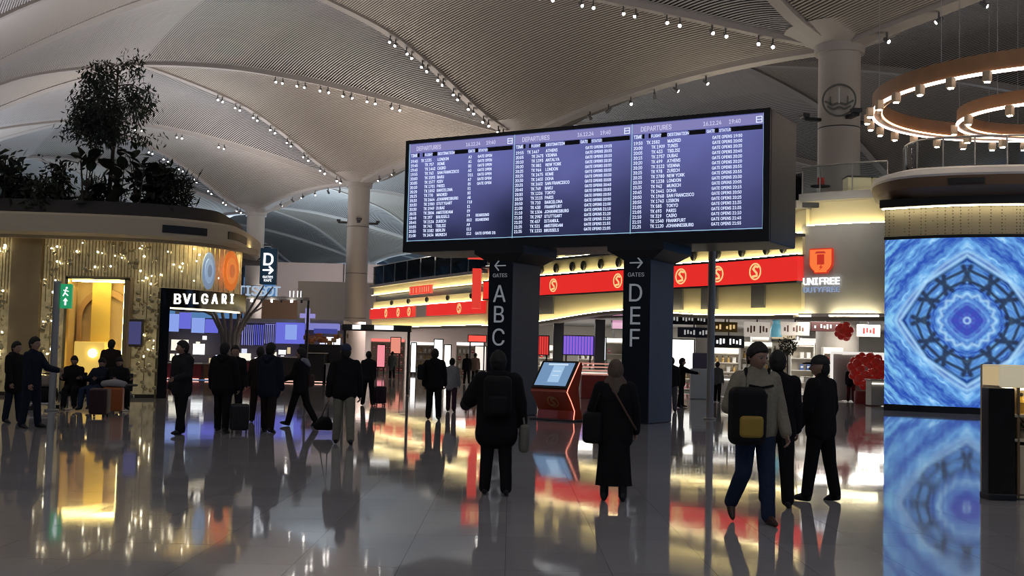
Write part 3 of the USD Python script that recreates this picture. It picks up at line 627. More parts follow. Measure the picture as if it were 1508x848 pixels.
# unseen light before the wall, placed to brighten the grey logo wall
wq = gpath[len(gpath) // 2]; wn_ = normals2(gpath)[len(gpath) // 2]; zd = np.array([wn_[0] * .72, wn_[1] * .72, .70]); zd /= np.linalg.norm(zd); xd_ = np.array([-wn_[1], wn_[0], 0]); yd_ = np.cross(zd, xd_)
wp = np.array([wq[0] + wn_[0] * 1.7, wq[1] + wn_[1] * 1.7, 7.9]); wl_ = UsdLux.RectLight.Define(stage, '/World/unseen_logo_wall_lamp'); wl_.CreateWidthAttr(3.6); wl_.CreateHeightAttr(.3); wl_.CreateIntensityAttr(8); wl_.CreateColorAttr(Gf.Vec3f(1, .95, .85))
wl_.AddTransformOp().Set(Gf.Matrix4d(*[float(v_) for v_ in (*xd_, 0, *yd_, 0, *zd, 0, *wp, 1)]))
# the store's sign
gq = depth_at(gpath, 1211, 400); k = int(np.argmin(np.linalg.norm(gpath - gq, axis=1))); gn = normals2(gpath)[k]
sign = thing('store_sign', 'lit UNIFREE sign with orange shield on the grey wall', 'sign', (gq[0] + gn[0] * .04, gq[1] + gn[1] * .04, 4.9))
def on_g(m, x, z): m = upright(m, (-gn[1] * x * -1 * -1, gn[0] * x, 0), gn); m.apply_translation((0, 0, z)); return m
gt = np.array([-gn[1], gn[0]])
def on_g(m, x, z): return upright(m, (gt[0] * x, gt[1] * x, z), gn)
SK = .82
sh = union_all([sbox(-.54, -.08, .54, .62), affinity.scale(Point(0, 0).buffer(1, 24), .54, .46).intersection(sbox(-1, -1, 1, .01)).union(sbox(-.3, -.46, .3, 0)).buffer(.0)]).buffer(.01); sh = affinity.translate(sh, 0, 0)
inner = sbox(-.20, -.10, .20, .40); slot = Polygon([(-.3, .44), (.3, .44), (.2, .54), (-.2, .54)])
bolt = Polygon([(.1, .0), (-.12, -.28), (.0, -.24), (-.14, -.46), (.16, -.18), (.04, -.2)])
sh, inner, slot, bolt = [affinity.scale(x_, SK, SK, origin=(0, 0)) for x_ in (sh, inner, slot, bolt)]
SZ = ZH(1211, 387, gq[1]) - 4.9
part(sign, 'shield_rim', on_g(prims(sh.buffer(.05), .10), 0, SZ), mat('dark_red', (.3, .02, .015), .4, emit=(1, .06, .03), es=.45), smooth=False)
part(sign, 'shield', on_g(prims(sh.difference(inner).difference(bolt), .14), 0, SZ), glow('orange_shield', (1.0, .20, .045), .95), smooth=False)
part(sign, 'shield_slot', on_g(prims(slot, .15), 0, SZ), glow('shield_red', (.75, .05, .03), .7), smooth=False)
for i, ch in enumerate('UNIFREE'): part(sign, 'letter', on_g(text(ch, .27, .06, True), (i - 3) * .225, ZH(1212, 414, gq[1]) - 4.9), WHITEG, smooth=False)
for i, ch in enumerate('DUTYFREE'): part(sign, 'small_letter', on_g(text(ch, .20, .06, True), (i - 3.5) * .195, ZH(1213, 426.5, gq[1]) - 4.9), glow('letter_blue_grey', (.30, .38, .58), .8), smooth=False)

# gallery railing of glass above the store fronts
def railing(path, z, h, label, step=4, mt=None):
    r = thing('glass_railing', label, 'railing', (path[len(path) // 2, 0], path[len(path) // 2, 1], z))
    GL = _mats.get('clear_glass') or usdkit.material(stage, '/World/Looks/clear_glass', {'f': ('fresnel', {'IOR': 1.45}), 't': ('transparent_bsdf', {'color': (.90, .93, .93)}), 'g': ('glossy_bsdf', {'roughness': .03}), 'm': ('mix_closure', {})}, [('f.fac', 'm.fac'), ('t.BSDF', 'm.closure1'), ('g.BSDF', 'm.closure2')], surface='m.closure')
    _mats['clear_glass'] = GL
    for a in range(0, len(path) - 1, step):
        sg = path[a:min(a + step + 1, len(path))]
        if len(sg) > 1:
            sg = sg.copy(); e = (sg[-1] - sg[0]) * .01; sg[0] += e; sg[-1] -= e
            part(r, 'glass_pane', wallstrip(sg, z + .06, z + h - .04, 0, .02), GL, world=True)
        part(r, 'post', cyl((path[a, 0], path[a, 1], z), .03, h, 8), STEEL, world=True)
    part(r, 'handrail', tube(np.c_[path, np.full(len(path), z + h)], .04, 8), STEEL, world=True)
    return r
railing(upath[::2], 8.06, 1.15, 'glass balustrade of the gallery running behind the flight board', 3)
railing(gpath, 8.33, 1.1, 'curved glass balustrade above the grey logo wall', 5)
# cream planter boxes and plants on that terrace
for i, (px, d, w) in enumerate(((1262, 46.2, .95), (1296, 46.2, .75))):
    c = P(px, 270, d); t = thing('terrace_planter', ('cream box planter on the terrace left of the drum', 'cream box planter on the terrace touching the drum edge')[i], 'planter', (c[0], c[1], 8.0))
    part(t, 'box', rbox((0, 0, .62), (w, .7, .9), .04), mat('planter_cream', (.62, .58, .38), .6, emit=(1, .85, .5), es=.10))  # faint glow put into the cream, no lamp inside
    part(t, 'rim', rbox((0, 0, 1.07), (w + .08, .78, .06), .02), DARK)
c = P(1208, 275, 46.5); t = thing('terrace_table', 'small dark cafe table with a red menu stand on the terrace', 'table', (c[0], c[1], 8.0))
part(t, 'tabletop', cyl((0, 0, .72), .4, .04, 20), DARK); part(t, 'stem', cyl((0, 0, .03), .035, .7, 8), DARK); part(t, 'foot', cyl((0, 0, 0), .24, .03, 16), DARK)
part(t, 'menu_stand', rbox((0, -.1, .92), (.28, .05, .32), .015), mat('menu_red', (.6, .03, .02), .5))

# ------------------------------------------------------------------ farther store with the same bands (behind, at left of the pillars)
fpath2 = resample(pts((716, 455, 78), (640, 455, 86), (548, 455, 100)), 1.0)
far = thing('far_store', 'farther red banded store front ending beside the beige column', 'store', (-8, 88, 0))
def fz(y): return None
zz = lambda y: ZH(632, y, 86.8)
part(far, 'red_light_band', wallstrip(fpath2[:len(fpath2) // 2 - 1], zz(465) , zz(448.5), -.1, .2), REDBOX, world=True)
part(far, 'red_light_band', wallstrip(fpath2[len(fpath2) // 2 + 1:], zz(465), zz(448.5), -.1, .2), REDBOX, world=True)
part(far, 'lower_cladding', wallstrip(fpath2, zz(481), zz(466), -.3, 0), CREAM, world=True)
part(far, 'cove_lip', wallstrip(fpath2, zz(484), zz(481), -.3, .4), BEIGE, world=True)
part(far, 'cove_light_strip', wallstrip(fpath2, zz(481), zz(480), .16, .26), LEDW, world=True)
part(far, 'frieze', wallstrip(fpath2, zz(448), zz(436), -.3, -.1), CREAM, world=True)
part(far, 'frieze_light_strip', wallstrip(fpath2, zz(447.8), zz(447), .0, .1), LEDW, world=True)
part(far, 'shadow_gap', wallstrip(fpath2, zz(436), zz(425), -.5, -.3), DARK, world=True)  # dark strip between frieze and upper cove
part(far, 'upper_cove', wallstrip(fpath2, zz(425), zz(412), -.3, -.1), CREAM, world=True)
part(far, 'upper_light_strip', wallstrip(fpath2, zz(424.8), zz(424), .0, .1), LEDW, world=True)
part(far, 'parapet', wallstrip(fpath2, zz(412), zz(408), -.5, .3), mat('gallery_edge'), world=True)
for a_, b_ in ((610, 622), (624, 641)):
    qa_, qb_ = depth_at(fpath2, a_, 427), depth_at(fpath2, b_, 427); m_ = np.array([(qa_ + qb_) / 2]); dd_ = qb_ - qa_; rz_ = math.degrees(math.atan2(dd_[1], dd_[0])) ; nn_ = np.array([dd_[1], -dd_[0]]) / np.linalg.norm(dd_)
    part(far, 'red_sign_box', box((m_[0][0] + nn_[0] * .3, m_[0][1] + nn_[1] * .3, zz(426)), (np.linalg.norm(dd_), .2, .62), rz_), glow('red_letter', (1, .07, .04), .85), world=True)
    for k_ in np.linspace(.12, .88, 3 if a_ == 610 else 5):
        p_ = qa_ + dd_ * k_ + nn_ * .42; part(far, 'sign_stroke', box((p_[0], p_[1], zz(426)), (.07, .03, .40), rz_), glow('sign_stroke', (1, .38, .2), .95), world=True)
for px in (572, 590, 606, 680):
    q = depth_at(fpath2, px, 458); k = int(np.argmin(np.linalg.norm(fpath2 - q, axis=1))); n = normals2(fpath2)[k]
    part(far, 'band_emblem', upright(UE, (q[0] + n[0] * .21, q[1] + n[1] * .21, zz(457)), n), PALE, world=True, smooth=False)
for i in range(5):
    q = fpath2[2 + i * 4]; m = trimesh.creation.icosphere(1, 1); m.apply_scale((.15, .15, .22)); m.apply_translation((q[0] - .15, q[1] - .25, zz(441))); part(far, 'frieze_spotlight', m, BLACK, world=True)
railing(fpath2, zz(408), 1.6, 'tall glass balustrade over the farther store front', 3)
bk = depth_at(fpath2, 690, 400)
part(far, 'upper_storey', box((-1.5, 99, 9.5), (9, 1, 3.6)), mat('dark_upper_wall', (.09, .085, .08), .6), world=True)
# small blue parking style sign and pole in front of that store, portal with lit signs
pt = P(560, 560, 44); portal = thing('security_portal', 'dark open portal frame with two white lit signs below the red bands', 'portal', (pt[0], pt[1], 0))
xl, xr_ = XX(508, 500, 44) - pt[0], XX(602, 500, 44) - pt[0]; zt = ZH(555, 483, 44)
part(portal, 'beam', rbox(((xl + xr_) / 2, 0, zt), (xr_ - xl + .2, .35, .24), .02), DARK)
for x in (xl, xr_): part(portal, 'post', rbox((x, 0, zt / 2), (.10, .18, zt), .02), DARK)
for a, b in ((520, 532), (552, 580)): part(portal, 'lit_sign', box(((XX(a, 485, 44) + XX(b, 485, 44)) / 2 - pt[0], -.2, zt + .02), (XX(b, 485, 44) - XX(a, 485, 44), .06, .16)), glow('portal_sign', (1, .98, .95), 1.4))

# ------------------------------------------------------------------ far walls of the hall
wall = thing('wall_back', 'pale pinkish far wall over a brown band beyond the blue shop', 'wall', (-20, 142, 0), kind='structure')
PINK = mat('pinkish_wall', (.50, .43, .42), .7); BROWN = mat('brown_wall', (.16, .085, .045), .6)
xa, xb = XX(405, 420, 140), XX(640, 420, 140)
zA, zB, zC = ZH(470, 387, 140), ZH(470, 440, 140), ZH(470, 482, 140)
part(wall, 'upper_wall', box(((xa + xb) / 2, 141, (zA + zB) / 2), (xb - xa, 1.2, zA - zB)), PINK, world=True)
part(wall, 'lower_wall', box(((xa + xb) / 2, 141.3, zB / 2), (xb - xa + 4, 1.2, zB)), BROWN, world=True)
part(wall, 'seam', box((XX(505, 420, 140), 140.35, (zA + zB) / 2), (.12, .1, zA - zB)), DARK, world=True)
gw = thing('window_1', 'dusk blue curtain wall far behind the shops', 'window', (0, 235, 0), kind='structure')
for i in range(-11, 12): part(gw, 'mullion', box((i * 11, 235, 9), (.5, .6, 18)), DARK, world=True)
for z in (2, 7, 12): part(gw, 'transom', box((0, 235, z), (250, .5, .35)), DARK, world=True)
GL2 = usdkit.material(stage, '/World/Looks/window_glass', {'f': ('fresnel', {'IOR': 1.45}), 't': ('transparent_bsdf', {'color': (.8, .9, .95)}), 'g': ('glossy_bsdf', {'roughness': .05}), 'm': ('mix_closure', {})}, [('f.fac', 'm.fac'), ('t.BSDF', 'm.closure1'), ('g.BSDF', 'm.closure2')], surface='m.closure')
for i in range(-11, 11): part(gw, 'pane', box((i * 11 + 5.5, 235.1, 9), (10.4, .04, 17.6)), GL2, world=True)
# long low back walls that close the shops
sw = thing('wall_shops', 'dark closing walls behind the rows of shops and, unseen, around the viewer', 'wall', (0, 90, 0), kind='structure')
part(sw, 'rear_wall', box((-57, 66, 3), (62, .5, 6)), mat('dim_wall', (.06, .055, .055), .7), world=True)
part(sw, 'rear_wall', box((21, 76, 3.9), (40, .5, 7.8)), mat('shop_back_wall', (.55, .53, .50), .6), world=True)
part(sw, 'rear_wall', box((-3, 108, 4), (34, .5, 8)), mat('shop_back_wall'), world=True)
part(sw, 'rear_wall', box((42, 52, 5), (.5, 60, 10)), mat('dim_wall'), world=True)
# unseen walls behind and beside the viewer, placed to block the open sky
part(sw, 'rear_wall', box((0, -42, 9), (170, .6, 18)), mat('dim_wall'), world=True)
for sx in (-1, 1): part(sw, 'side_wall', box((sx * 88, 44, 9), (.6, 172, 18)), mat('dim_wall'), world=True)

# ------------------------------------------------------------------ blue beauty hall behind the jewellery store
bs = thing('beauty_shop', 'blue lit beauty counter hall seen past the jewellery store', 'shop', (-22, 60, 0))
dB = 60.0
rp = lambda x, y: P(x, y, dB)
BL1 = glow('blue_screen', (.16, .17, .78), .85); BL2 = glow('violet_screen', (.30, .30, .80), .7); BL3 = glow('light_blue_screen', (.30, .42, .95), .85); NAVY = glow('navy_screen', (.05, .06, .30), .9)
def slab(parent, name, x0, x1, y0, y1, d, th, m, **k):
    a, b = P((x0 + x1) / 2, y0, d), P((x0 + x1) / 2, y1, d); xa, xb = XX(x0, (y0 + y1) / 2, d), XX(x1, (y0 + y1) / 2, d)
    return part(parent, name, box(((xa + xb) / 2, d + th / 2, (a[2] + b[2]) / 2), (xb - xa, th, a[2] - b[2])), m, world=True, smooth=False, **k)
for x0, x1, y0, y1, m in ((246, 262, 462, 488, BL3), (264, 280, 460, 484, BL1), (282, 300, 468, 490, BL3), (302, 320, 470, 490, BL1), (356, 372, 478, 508, BL2), (374, 388, 478, 508, BL1), (390, 404, 477, 506, BL2),
                          (406, 448, 475, 506, BL1), (420, 436, 478, 500, BL3), (450, 500, 476, 486, BL2), (462, 496, 484, 491, NAVY)):
    slab(bs, 'light_panel', x0, x1, y0, y1, dB - (.3 if m in (NAVY,) or (x0, x1) == (420, 436) else 0), .2, m)
for i in range(16): slab(bs, 'slat', 358 + i * 3.0, 359 + i * 3.0, 478, 508, dB - .15, .1, mat('slat_dark_blue', (.03, .03, .10), .5))
slab(bs, 'back_wall', 236, 508, 470, 553, dB + 1.5, .3, mat('beauty_wall', (.10, .08, .09), .6))
slab(bs, 'canopy', 250, 345, 450, 458, dB, 2.5, DARK); slab(bs, 'canopy', 352, 506, 470, 476, dB, 3, mat('canopy_white', (.5, .5, .55), .5))
for x0, x1, y0, y1, m in ((252, 276, 500, 516, 'lit_cream'), (284, 300, 506, 522, 'lit_white'), (410, 420, 515, 522, 'lit_white'), (480, 490, 496, 532, 'lit_white'), (492, 500, 496, 530, 'lit_white'), (352, 368, 520, 536, 'lit_cream')):
    slab(bs, 'lit_shelf', x0, x1, y0, y1, dB + .6, .2, glow(m, (1, .95, .8) if m == 'lit_cream' else (.95, .98, 1), 1.0 if m == 'lit_cream' else 1.3))
gl_ = random.Random(5)
for i in range(26):
    x0 = 250 + i * 9.6; w_ = gl_.uniform(2.5, 7); y0 = gl_.uniform(494, 530); h_ = gl_.uniform(4, 12)
    slab(bs, 'lit_niche', x0, x0 + w_, y0, y0 + h_, dB + .9, .2, glow('lit_niche_%d' % (i % 4), [(1, .93, .75), (1, .98, .95), (.9, .70, .40), (.75, .80, 1)][i % 4], [1.0, 1.2, .7, .9][i % 4]))
for x0, x1, y0, m in ((246, 300, 535, 'counter_red'), (304, 345, 536, 'counter_brown'), (352, 400, 532, 'counter_red'), (404, 446, 526, 'counter_dark'), (452, 480, 520, 'counter_dark'), (482, 503, 536, 'counter_pale')):
    col = {'counter_red': (.35, .05, .07), 'counter_brown': (.25, .12, .06), 'counter_dark': (.03, .03, .035), 'counter_pale': (.5, .5, .52)}[m]
    c = P((x0 + x1) / 2, y0, dB - 3); w = XX(x1, y0, dB - 3) - XX(x0, y0, dB - 3)
    t = thing('shop_counter', {246: 'red counter at the left end of the blue shop', 304: 'brown counter below the branching column', 352: 'dark red counter behind the man in navy', 404: 'black counter under the brightest blue wall', 452: 'black counter before the brown far wall', 482: 'pale counter beside the white lit shelves'}[x0], 'counter', (c[0], c[1], 0))
    part(t, 'body', rbox((0, 0, c[2] / 2), (w, .9, c[2] - .06), .03), mat(m, col, .35)); part(t, 'top', rbox((0, -.02, c[2]), (w + .1, 1.0, .06), .02), mat('counter_top', (.55, .5, .45), .3)); part(t, 'plinth_light', box((0, -.47, .06), (w * .9, .03, .05)), glow('plinth_pink', (1, .55, .45), 1.2))
# fruit like display of warm goods
t = thing('snack_display', 'heaped warm orange goods on a dark stand before the brown wall', 'display', (*P(478, 500, 58)[:2], 0))
part(t, 'stand', rbox((0, 0, .95), (2.4, .8, 1.9), .04), mat('counter_dark')); 
for i in range(26): part(t, 'packet', rbox((rnd.uniform(-1.1, 1.1), rnd.uniform(-.3, .3), 1.96 + rnd.uniform(0, .4) ), (.24, .16, .22), .03, rnd.uniform(0, 90)), mat('packet%d' % (i % 4), [(.6, .22, .08), (.45, .12, .06), (.7, .45, .2), (.35, .2, .1)][i % 4], .5))
# small violet plus sign over it
t = thing('plus_sign', 'glowing violet plus shaped sign before the brown wall', 'sign', tuple(P(453, 465, 57)))
part(t, 'upright_bar', box((0, 0, 0), (.22, .1, .75)), glow('plus_violet', (.40, .36, .85), .7)); part(t, 'cross_bar', box((0, -.01, .0), (.75, .1, .22)), glow('plus_violet'))
part(t, 'stem', box((0, .05, -1.2), (.05, .05, 1.7)), DARK)
# name lettering of the watch shop, on a beam
c = P(396, 428, 52); t = thing('watch_shop_sign', 'white outlined TISSOT letters on a dark curved beam under the D sign', 'sign', (c[0], c[1], 0))
part(t, 'beam', rbox((.2, .2, c[2] - .32), (3.2, .3, .16), .03), mat('beam_pale', (.34, .32, .30), .5))
for i, ch in enumerate('TISSOT'): part(t, 'letter', upright(text(ch, .42, .08, True), (-1.25 + i * .32, 0, c[2] - .02), (0, -1)), glow('watch_letter', (.42, .55, .72), .85), smooth=False)
for i, x in enumerate((.95, 1.12, 1.3, 1.45)): part(t, 'small_mark', box((x, 0, c[2] - .12), (.04, .05, .28), 0), WHITEG)
for x in (-1.4, 1.75): part(t, 'leg', cyl((x, .25, 0), .06, c[2] - .35, 10), DARK)
for i in range(7): part(t, 'spot', cyl((-1.2 + i * .45, -.05, c[2] - .52), .05, .12, 8), LEDC if i % 2 else BLACK)
# D sign on an arm from the boutique's roof edge
dS = 42.5; c = P(396, 392, dS); t = thing('gate_sign', 'navy sign with a white letter D and arrow projecting beside the boutique roof', 'sign', (c[0], c[1], 0))
zt_, zb_ = ZH(396, 366, dS), ZH(396, 419, dS); w = XX(409, 392, dS) - XX(384, 392, dS)
part(t, 'panel', rbox((0, 0, (zt_ + zb_) / 2), (w, .2, zt_ - zb_), .03), mat('navy_panel', (.010, .035, .070), .4, emit=(.10, .42, .80), es=.035))
part(t, 'letter_d', upright(text('D', .44, .02, True), (0, -.11, ZH(396, 382, dS)), (0, -1)), WHITEG, smooth=False)
ar = union_all([LineString([(-.17, 0), (.17, 0)]).buffer(.035), LineString([(.05, .12), (.17, 0), (.05, -.12)]).buffer(.035)])
part(t, 'arrow', upright(prims(ar, .02), (0, -.11, ZH(396, 398, dS)), (0, -1)), WHITEG, smooth=False)
for y, s_ in ((408, 'GATES'), (413, 'KAPI')): part(t, 'caption', upright(text(s_, .085, .02, True), (0, -.11, ZH(396, y, dS)), (0, -1)), WHITEG, smooth=False)
part(t, 'arm', box((-.75, .0, (zt_ + zb_) / 2 + .3), (1.0, .08, .1)), DARK)

# branching sculptural column under the jewellery header
c = P(338, 520, 50); t = thing('branching_column', 'silver grey fluted column spreading like branches beneath the boutique header', 'column', (c[0], c[1], 0))
BR = mat('silver_branch', (.42, .40, .38), .4, .4)
for i in range(14):
    a = i / 14 * 2 * PI; hx, hy = math.cos(a), math.sin(a); top = 3.9 + .5 * math.sin(i * 2.1)
    part(t, 'branch', tube([(hx * .34, hy * .34, 0), (hx * .30, hy * .30, 1.2), (hx * .36, hy * .36, 2.2), (hx * .8, hy * .8, 3.0), (hx * (1.5 + .4 * math.sin(i)), hy * 1.4, top)], [.09, .085, .08, .06, .03], 7), BR)
part(t, 'collar_light', lathe([(.40, .0), (.52, .0), (.52, .12), (.4, .12), (.4, 0)], 24), glow('collar_glow', (1, .8, .55), 2.0))

# ------------------------------------------------------------------ big display drum on the right
dpath = resample(pts((1303, 480, 40.6), (1350, 480, 39.9), (1400, 480, 39.3), (1450, 480, 38.9), (1508, 480, 38.6), (1600, 480, 38.6), (1720, 480, 39.6)), .15)[::-1].copy()
dx = 17.5; drum = thing('media_drum', 'round kiosk building wrapped in a huge blue kaleidoscope screen', 'pavilion', (dx, 42, 0))
part(drum, 'base_plinth', wallstrip(dpath, 0, .20, -.4, .06), BLACK, world=True)
part(drum, 'return_wall', box((dpath[-1, 0] + .75, dpath[-1, 1] + 1.6, 3.6), (.3, 3.0, 7.2), -19), BLACK, world=True)
part(drum, 'screen_backing', wallstrip(dpath, .20, 6.0, -.4, -.02), BLACK, world=True)
part(drum, 'perforated_band', wallstrip(dpath, 6.06, 7.05, -.3, .05), usdkit.material(stage, '/World/Looks/perforated_beige', {'g': ('geometry', {}), 'v': ('voronoi_texture', {'scale': 9.0, 'randomness': .15}), 'r': ('rgb_ramp', {'ramp': [(.12, (.12, .10, .06)), (.3, (.52, .46, .32))]}), 'p': ('principled_bsdf', {'roughness': .5})}, [('g.position', 'v.vector'), ('v.distance', 'r.fac'), ('r.color', 'p.base_color')], surface='p.BSDF'), world=True)
part(drum, 'screen_top_frame', wallstrip(dpath, 5.97, 6.07, -.2, .12), BLACK, world=True)
part(drum, 'band_light_strip', wallstrip(dpath, 7.02, 7.06, .22, .32), glow('band_light', (1, .86, .55), 7.0), world=True)
part(drum, 'dark_recess', wallstrip(dpath, 7.06, 7.34, -.2, .5), BLACK, world=True)  # black strip between the perforated band and the soffit
e0 = dpath[-1]; lpath = np.vstack([dpath[:-9], [e0 + (.85, .25), e0 + (1.0, 1.0), e0 + (1.35, 2.0)]]); lpath = resample(lpath, .25)
part(drum, 'soffit', sweep(lpath, [(-.3, 7.34), (.5, 7.34), (1.0, 7.62), (1.12, 7.95), (-.3, 7.95)]), mat('brown_soffit', (.20, .13, .08), .5), world=True)
part(drum, 'roof_edge', sweep(lpath, [(-.3, 7.95), (1.12, 7.95), (1.16, 8.02), (1.10, 8.2), (.6, 8.34), (-.3, 8.34)]), LIGHT, world=True)
qv = depth_at(lpath, 1420, 272); kv = int(np.argmin(np.linalg.norm(lpath - qv, axis=1)))
part(drum, 'vent', wallstrip(lpath[kv - 2:kv + 3], 7.66, 7.86, 1.02, 1.12), BLACK, world=True)
part(drum, 'roof', trimesh.creation.extrude_polygon(Polygon(np.vstack([lpath, [(lpath[-1, 0], 48), (lpath[0, 0], 48)]])).buffer(0), .15, engine='earcut').apply_translation((0, 0, 8.1)), DARK, world=True)
railing(lpath[::2], 8.34, 1.1, 'curved glass balustrade around the roof cafe of the drum', 2)
# kaleidoscope picture
arc = np.r_[0, np.cumsum(np.linalg.norm(np.diff(dpath, axis=0), axis=1))]
qc = depth_at(dpath, 1424, 472); sc0 = np.interp(-1, [-1, 0], [0, 0]); kc_ = int(np.argmin(np.linalg.norm(dpath - qc, axis=1))); zc = ZH(1424, 472, qc[1])
fine = resample(dpath, .03); fa = np.r_[0, np.cumsum(np.linalg.norm(np.diff(fine, axis=0), axis=1))]; s0 = fa[int(np.argmin(np.linalg.norm(fine - qc, axis=1)))]
zs = np.arange(.22, 5.985, .03); U, Z = np.meshgrid(fa - s0, zs - zc); U = -U
Rr = np.hypot(U, Z); TH = np.arctan2(Z, U); k8 = PI / 4
th = np.abs(((TH + k8 / 2) % k8) - k8 / 2)
def kal(): return Rr * np.cos(th), Rr * np.sin(th)
ka, kb_ = kal()
dia4 = (np.abs(U) ** 1.25 + np.abs(Z) ** 1.25) ** (1 / 1.25)
n1 = meshkit.fbm(np.stack([ka * 3.2, kb_ * 3.2, 0 * ka], -1), 4, 11); n2 = meshkit.fbm(np.stack([dia4 * 13 + 2.5 * n1, th * Rr * 2.6, 0 * ka + 3], -1), 3, 5)
w1 = .5 + .5 * np.sin(dia4 * 7.0 + 5 * n1)
v = .36 + .42 * w1 * n1 * 1.6 + 1.0 * (n2 - .5)
deep = np.array([.030, .090, .46]); lightb = np.array([.17, .45, .86]); pale = np.array([.48, .78, 1.0]); vio = np.array([.07, .07, .50])
m1 = np.clip((v - .25) / .6, 0, 1)[..., None]; C = deep * (1 - m1) + lightb * m1
m2 = np.clip((v - .80) * 3, 0, 1)[..., None]; C = C * (1 - m2) + pale * m2
def band_(x, c, w): return np.exp(-((x - c) / w) ** 2)[..., None]
mv = np.clip(1 - Rr / .75, 0, 1)[..., None] ** .6 * (.75 + .25 * np.cos(8 * TH))[..., None]; C = C * (1 - mv) + vio * mv
C = C + (pale - C) * .75 * band_(Rr, .10, .03); C = C + (pale - C) * .65 * band_(Rr, .86 + .05 * np.cos(16 * TH), .06)
dia5 = np.maximum(np.abs(U) * .80 + np.abs(Z) * .55, np.abs(Z) * .80 + np.abs(U) * .55)
C = C + (pale - C) * .7 * band_(dia5, 1.78, .05); C = C * (1 - .55 * band_(dia5, 1.68, .04)); C = C + (pale - C) * .5 * band_(dia4, 2.35, .07)
# the black chain of bars, crossing in eight places
ring_r = 1.42
def seg_d(ax, ay, bx_, by_, X, Y):
    dx_, dy_ = bx_ - ax, by_ - ay; t_ = np.clip(((X - ax) * dx_ + (Y - ay) * dy_) / (dx_ * dx_ + dy_ * dy_), 0, 1); return np.hypot(X - ax - t_ * dx_, Y - ay - t_ * dy_)
blk = np.zeros_like(U)
NP = 12
PTS = [(ring_r * (1.06 if i % 3 == 0 else 1.0) * math.cos(i / NP * 2 * PI), ring_r * (1.1 if i % 3 == 0 else .98) * math.sin(i / NP * 2 * PI)) for i in range(NP)]
for i in range(NP):
    a_, b_ = PTS[i], PTS[(i + 1) % NP]; tx, ty = b_[0] - a_[0], b_[1] - a_[1]; L = math.hypot(tx, ty); nx_, ny_ = -ty / L, tx / L
    for o in (-.16, .16): blk = np.maximum(blk, np.clip(1.6 - seg_d(a_[0] + nx_ * o, a_[1] + ny_ * o, b_[0] + nx_ * o, b_[1] + ny_ * o, U, Z) / .046, 0, 1))
    r_ = np.array(a_) / np.hypot(*a_); tg = np.array([-r_[1], r_[0]])
    for s_ in (-1, 1):
        d_ = (r_ * .27 + s_ * tg * .12); blk = np.maximum(blk, np.clip(1.6 - seg_d(a_[0] - d_[0], a_[1] - d_[1], a_[0] + d_[0], a_[1] + d_[1], U, Z) / .075, 0, 1))
C = C * (1 - .9 * blk[..., None]) + np.array([.02, .025, .05]) * (.9 * blk[..., None])
edge = np.clip((np.abs(U) - 2.2) * 3, 0, 1)[..., None] * np.clip((n2 - .42) * 4, 0, 1)[..., None]; C = C * (1 - .55 * edge) + np.array([.25, .62, .85]) * .55 * edge
nf = normals2(fine); Vs = np.stack([np.broadcast_to(fine[:, 0] + nf[:, 0] * .03, U.shape), np.broadcast_to(fine[:, 1] + nf[:, 1] * .03, U.shape), Z + zc], -1).reshape(-1, 3) - ORG[drum][0]
pth = uniq(drum, 'screen'); colour_mesh(pth, Vs, grid_faces(len(fine), len(zs)), np.clip(C, 0, 1).reshape(-1, 3), SCREEN); data(pth, label='blue kaleidoscope picture with a chain of dark bars')

# ------------------------------------------------------------------ suspended wooden light rings over the drum
WOOD = mat('ring_wood', (.36, .19, .09), .45, noise=(2.0, .12)); LEDR = glow('ring_led', (1, .78, .70), 3.6)
def ring_light(px, py, d, R, hgt, nl, label, th=.30):
    c = P(px, py, d); t = thing('ring_chandelier', label, 'chandelier', tuple(c))
    part(t, 'hoop', lathe([(R - th, 0), (R, 0), (R, hgt), (R - th, hgt), (R - th, 0)], 96), WOOD)
    part(t, 'inner_strip', lathe([(R - th - .03, .02), (R - th - .02, .02), (R - th - .02, .07), (R - th - .06, .07), (R - th - .03, .02)], 96), glow('ring_inner', (1, .62, .36), 4.0))  # unseen strip, placed to light the inner face of the hoop
    part(t, 'led_strip', lathe([(R - .06, -.05), (R + .03, -.05), (R + .03, .04), (R - .06, .04), (R - .06, -.05)], 96), LEDR)
    for i in range(nl):
        a = (i + .3) / nl * 2 * PI; ca, sa = math.cos(a), math.sin(a); q = ((R - .02) * ca, (R - .02) * sa)
        lp = part(t, 'spot_lamp', rbox((q[0] * 1.03, q[1] * 1.03, -.16), (.24, .24, .34), .04, math.degrees(a)), mat('lamp_beige', (.55, .42, .28), .5))
        part(lp, 'lens', cyl((q[0] * 1.03, q[1] * 1.03, -.36), .09, .04, 12), glow('ring_lens', (1, .85, .65), 48.0))
    for i in range(6):
        a = (i + .5) / 6 * 2 * PI; part(t, 'cable', cyl((R * .985 * math.cos(a), R * .985 * math.sin(a), hgt - .02), .012, 21 - c[2] - hgt, 6), STEEL)
    return t
ring_light(1566, 158, 40.0, 6.4, .62, 34, 'large suspended wooden light ring with small spot lamps over the drum')
ring_light(1560, 178, 40.5, 3.4, .50, 12, 'smaller wooden light ring hanging inside the large one')

